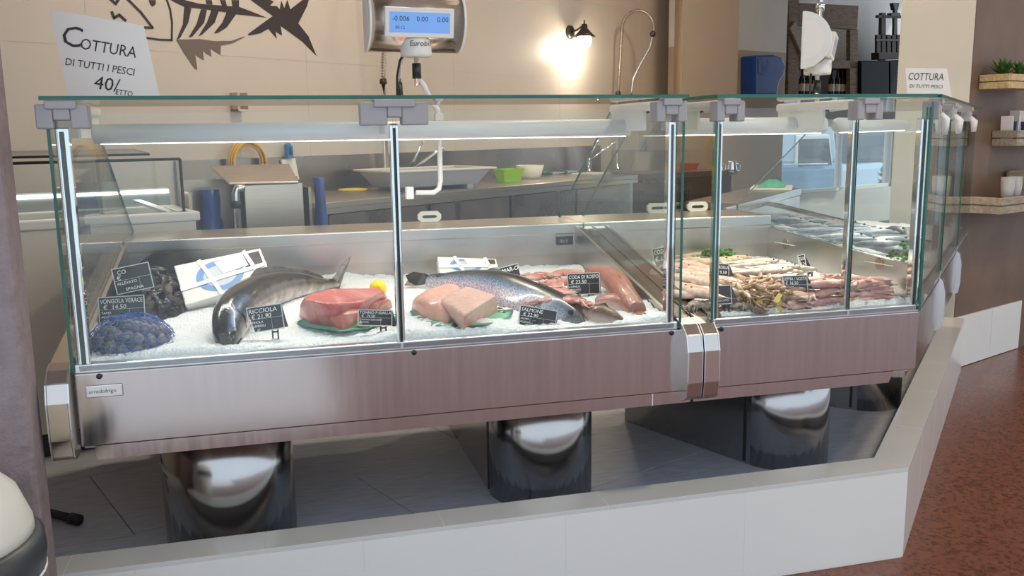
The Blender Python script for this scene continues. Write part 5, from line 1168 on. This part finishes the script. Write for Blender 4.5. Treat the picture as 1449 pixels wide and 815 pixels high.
# short section
pr = [prawn('prawn', .085, .0088, c, i) for i, c in enumerate(((.46, .30, .17), (.38, .24, .14), (.52, .37, .23), (.44, .26, .18)))]
for i in range(120):
    px = RS.uniform(1042, 1116); py = RS.uniform(392, 438)
    if px > 1100 and py > 415: continue
    k = 1-abs((py-412)/28); q = fit(px, py, .842+.028*max(0, k))
    put('prawn', pr[i % 4], q, RS.uniform(0, 6.28), 'raw beige prawn in the loose heap beside the lemon wedges', 'prawn', 'prawns heaped in the short section', RS.uniform(.8, 1.15), (RS.uniform(-.5, .5), RS.uniform(-.4, .4)))
wf = [small_fish('white_fish', .20, .017, .012, (.30, .26, .22), (.72, .66, .58), (.78, .74, .68), b_, .4) for b_ in (.1, -.15)]
for i in range(13):
    f = i/12; q = fit(1050+62*f+RS.uniform(-4, 4), 376+14*f+(i % 3)*6-4, .855+.012*(i % 2))
    put('white_fish', wf[i % 2], q, PI-.30+RS.uniform(-.18, .18), 'slim silvery white fish in the row behind the prawns', 'fish', 'slim white fish behind the prawns', RS.uniform(.85, 1.1), (RS.uniform(-.3, .3), 0))
rm = [small_fish('red_mullet', .15, .021, .014, (.42, .13, .08), (.60, .32, .25), (.72, .54, .46), b_, .6) for b_ in (.15, -.1)]
for i, (px, py) in enumerate(((972, 380), (985, 376), (996, 384), (972, 394), (988, 396), (1000, 402), (975, 408), (990, 413), (968, 420), (1000, 420), (982, 388), (1030, 400))):
    q = fit(px, py+4, .85+.008*(i % 2)); put('red_mullet', rm[i % 2], q, -1.0+RS.uniform(-.35, .35), 'pinkish red mullet piled beside the bumper trim', 'fish', 'red mullet beside the bumper trim', RS.uniform(.85, 1.1), (RS.uniform(-.3, .3), 0))
tf = [small_fish('pale_fish', .17, .022, .012, (.42, .31, .20), (.60, .48, .34), (.70, .60, .46), .12, .3)]
for i, (px, py) in enumerate(((975, 364), (990, 362), (1003, 366), (968, 370), (1020, 368), (1034, 366), (1000, 372))):
    q = fit(px, py+3, .865); put('pale_fish', tf[0], q, 2.9+RS.uniform(-.2, .2), 'pale tan flat fish laid out below the parsley', 'fish', 'tan flat fish below the parsley', RS.uniform(.85, 1.1))
oy = [squid('baby_octopus', .05, .018, (.40, .34, .29), (.26, .20, .17), i) for i in (4, 5)]
for i, (px, py) in enumerate(((985, 431), (998, 434), (1008, 430), (1024, 438), (1040, 440), (1056, 441), (1070, 439), (1012, 440), (1034, 432), (1050, 434))):
    q = fit(px, py+4, .84); put('baby_octopus', oy[i % 2], q, RS.uniform(0, 6), 'small grey octopus along the front edge of the short section', 'octopus', 'small grey octopus at the front edge', RS.uniform(.9, 1.2))
sq_ = [squid('squid', .088, .024, (.66, .48, .42), (.50, .24, .21), i) for i in range(3)]
for i, (px, py, dz, rz) in enumerate(((1112, 428, .0, .4), (1128, 432, .006, 3.4), (1150, 434, .0, .1), (1120, 418, .02, 2.9), (1140, 420, .024, .3), (1165, 426, .012, 2.8), (1150, 398, .03, .2), (1165, 404, .03, 2.9), (1185, 402, .035, .5), (1170, 414, .03, 3.3), (1195, 412, .035, .1), (1188, 424, .02, 2.6), (1205, 430, .006, .2), (1220, 404, .04, 2.7), (1235, 408, .045, 5.8), (1250, 412, .03, 5.5), (1225, 418, .035, .3), (1242, 424, .02, 5.2), (1262, 420, .02, 2.4), (1230, 432, .006, .5), (1212, 396, .03, 3.2), (1240, 398, .03, 2.9), (1255, 402, .03, 5.6), (1178, 432, .0, 3.3), (1265, 410, .02, 2.2))):
    q = fit(px, py+5, .842+dz); rz = (2.9+.5*math.sin(i*2.1)) if q.x > 1.62 else rz; put('squid', sq_[i % 3], q, rz, 'pinkish white squid in the heap beside the glass partition', 'squid', 'squid heaped beside the partition', RS.uniform(.85, 1.15), (RS.uniform(-.25, .25), RS.uniform(-.2, .2)))
def leaf_clump(c, rx, ry, rz, n, lab, m='parsley', ls=.02):
    b = MB(); rnd = random.Random(n)
    for i in range(n):
        a = rnd.uniform(0, 6.28); r = math.sqrt(rnd.random()); p = c+Vector((rx*r*math.cos(a), ry*r*math.sin(a), rz*(1-r*r)*rnd.uniform(.4, 1)))
        d1 = Vector((rnd.uniform(-1, 1), rnd.uniform(-1, 1), rnd.uniform(-.2, .8))).normalized(); d2 = d1.cross(Vector((rnd.uniform(-1, 1), rnd.uniform(-1, 1), 1))).normalized(); L_ = ls*rnd.uniform(.6, 1.2)
        b.add([p, p+d1*L_*.4+d2*L_*.45, p+d1*L_*.55+d2*L_*.15, p+d1*L_, p+d1*L_*.55-d2*L_*.15, p+d1*L_*.4-d2*L_*.45], [(0, 1, 2), (0, 2, 3), (0, 3, 4), (0, 4, 5)])
    o = b.build('parsley_bunch', m); return tag(o, lab, 'parsley')
q = onz(985, 358, .87); leaf_clump(Vector((q.x, min(q.y, 3.04), .86)), .10, .07, .055, 420, 'green parsley bunch garnish behind the tan flat fish')
# shellfish tray seen through the section end glass
q = onz(912, 374, .85); t = thing('shellfish_tray', 'shallow foam tray of grey shellfish beside the parsley', 'tray', (q.x+.05, q.y, .84))
TQ = TR((1.275, 2.83, .842), .1)
tray_mesh(TQ, .075, .10, .03, .01, .005).build('tray', 'foam', t)
shells('cockle', clam_mesh, ('clam',), [(TQ @ Vector((RS.uniform(-.05, .05), RS.uniform(-.08, .08), .022+RS.uniform(0, .012))), Vector((RS.uniform(-.4, .4), RS.uniform(-.4, .4), 1)).normalized()) for i in range(26)], 'small grey cockle lying in the foam tray', 'cockle', 'cockles in the foam tray', (.7, .95))
# section by the brown wall, seen through the partition glass
sv = [small_fish('silver_fish', .26, .036, .022, (.10, .13, .17), (.45, .49, .54), (.72, .72, .72), b_, .6) for b_ in (.06, -.1)]
for i, (px, py) in enumerate(((1092, 312), (1108, 314), (1124, 318), (1138, 322), (1150, 330), (1162, 330), (1176, 334), (1186, 338), (1140, 312), (1158, 316), (1178, 320), (1192, 324), (1212, 330), (1228, 334), (1120, 308), (1206, 342), (1222, 346), (1240, 350), (1258, 356), (1250, 342))):
    q = onz(px, py+4, .862+.012*(i % 2)); put('silver_fish', sv[i % 2], q, 2.4+RS.uniform(-.5, .5), 'whole silver fish on the ice behind the glass partition', 'fish', 'silver fish behind the partition', RS.uniform(.8, 1.05), (RS.uniform(-.2, .2), 0))
q = onz(1266, 338, .87); TQ = TR((q.x+.04, q.y+.05, .866), PI/4+.1)
t = thing('steel_tray', 'shallow stainless tray holding one dark fish', 'tray', TQ.translation)
tray_mesh(TQ, .17, .11, .035, .02, .006).build('pan', 'steel_in', t)
put('dark_fish', small_fish('dark_fish', .24, .036, .024, (.03, .035, .04), (.12, .13, .14), (.55, .55, .55), .05, .5), TQ @ Vector((0, 0, .010)), PI/4+.5, 'single dark fish lying in the stainless tray', 'fish', None)
q = onz(1285, 364, .86); leaf_clump(Vector((q.x, q.y+.02, .85)), .06, .06, .06, 260, 'green parsley bunch in the counter by the brown wall', 'parsley', .022)
# ================================================================== street reflection of the end glass, built as a view through the added window
ow = wo0-N22*0
def oq(x, y, d_): return onp(x, y, fw0+N22*d_, N22)
gz = oq(1180, 300, 2.0)
struct(MB().box(-4, 12, .16, 14, -.3, -.15).xf(frame(Vector((fw0.x, fw0.y, 0)), D22, N22, Vector((0, 0, 1)))).build('street', 'street'))
TV = frame(Vector((*(oq(1185, 200, 1.5)).to_2d(), -.15)), D22, N22, Vector((0, 0, 1)))
v = thing('parked_van', 'pale blue parked van of the street reflection, behind the added window', 'van', T=TV)
def vb(x0, x1, y0, y1, z0, z1, m, nm, bv=.05): return MB().box(x0, x1, y0, y1, z0, z1).xf(TV).build(nm, m, v, bevel=bv)
vb(-2.1, .25, 0, 1.5, .25, 1.02, 'van_blue', 'body', .10)
MB().prism([TV @ Vector(p) for p in ((-2.0, .05, 1.0), (.12, .05, 1.0), (-.05, .05, 1.75), (-1.9, .05, 1.75))], N22*1.4).build('cabin', 'van_paint', v, bevel=.06)
MB().prism([TV @ Vector(p) for p in ((-.95, .03, .92), (-.02, .03, .92), (-.15, .03, 1.42), (-.95, .03, 1.42))], N22*.03).build('window_trim', 'van_white', v, bevel=.03)
MB().prism([TV @ Vector(p) for p in ((-.88, .02, .98), (-.08, .02, .98), (-.19, .02, 1.36), (-.88, .02, 1.36))], N22*.03).build('window_glass', 'van_glass', v)
MB().tube([TV @ Vector((-1.3, -.02, 1.02)), TV @ Vector((-.25, -.02, 1.0))], .012, 8).build('side_moulding', 'van_white', v)
for x in (-1.6, -.15): MB().lathe([(.001, 0), (.22, 0), (.26, .03), (.26, .15), (.001, .16)], (0, 0, 0), 20, T=TV @ TR((x, -.02, .26), 0, -PI/2)).build('wheel', 'rubber', v)
c = oq(1248, 270, 1.6); 
TV2 = frame(Vector((c.x, c.y, -.15)), D22, N22, Vector((0, 0, 1)))
v = thing('parked_car', 'light blue parked car beside the van behind the added window, from the street reflection', 'car', T=TV2)
MB().box(-.30, 1.9, .6, 2.0, .2, .95).xf(TV2).build('body', 'van_paint', v, bevel=.12); MB().prism([TV2 @ Vector(p) for p in ((-.1, .65, .92), (1.6, .65, .92), (1.3, .7, 1.45), (.25, .7, 1.45))], N22*1.25).build('cabin', 'van_glass', v, bevel=.08)
for x in (.1, 1.5): MB().lathe([(.001, 0), (.2, 0), (.23, .03), (.23, .15), (.001, .16)], (0, 0, 0), 20, T=TV2 @ TR((x, .58, .23), 0, -PI/2)).build('wheel', 'rubber', v)
c = oq(1262, 230, 1.0); leaf = leaf_clump(Vector((c.x, c.y, -.15)), .22, .22, 1.5, 900, 'leafy green bush behind the window added for the street reflection', 'leaf_bright', .09); leaf.name = 'garden_bush'; leaf['category'] = 'bush'
c = oq(1215, 200, 4.6); leaf = leaf_clump(Vector((c.x, c.y, -.15)), 1.6, .5, 2.4, 2200, 'tall pale green hedge beyond the parked van in the reflected street', 'leaf_bright', .14); leaf.name = 'hedge'; leaf['category'] = 'hedge'
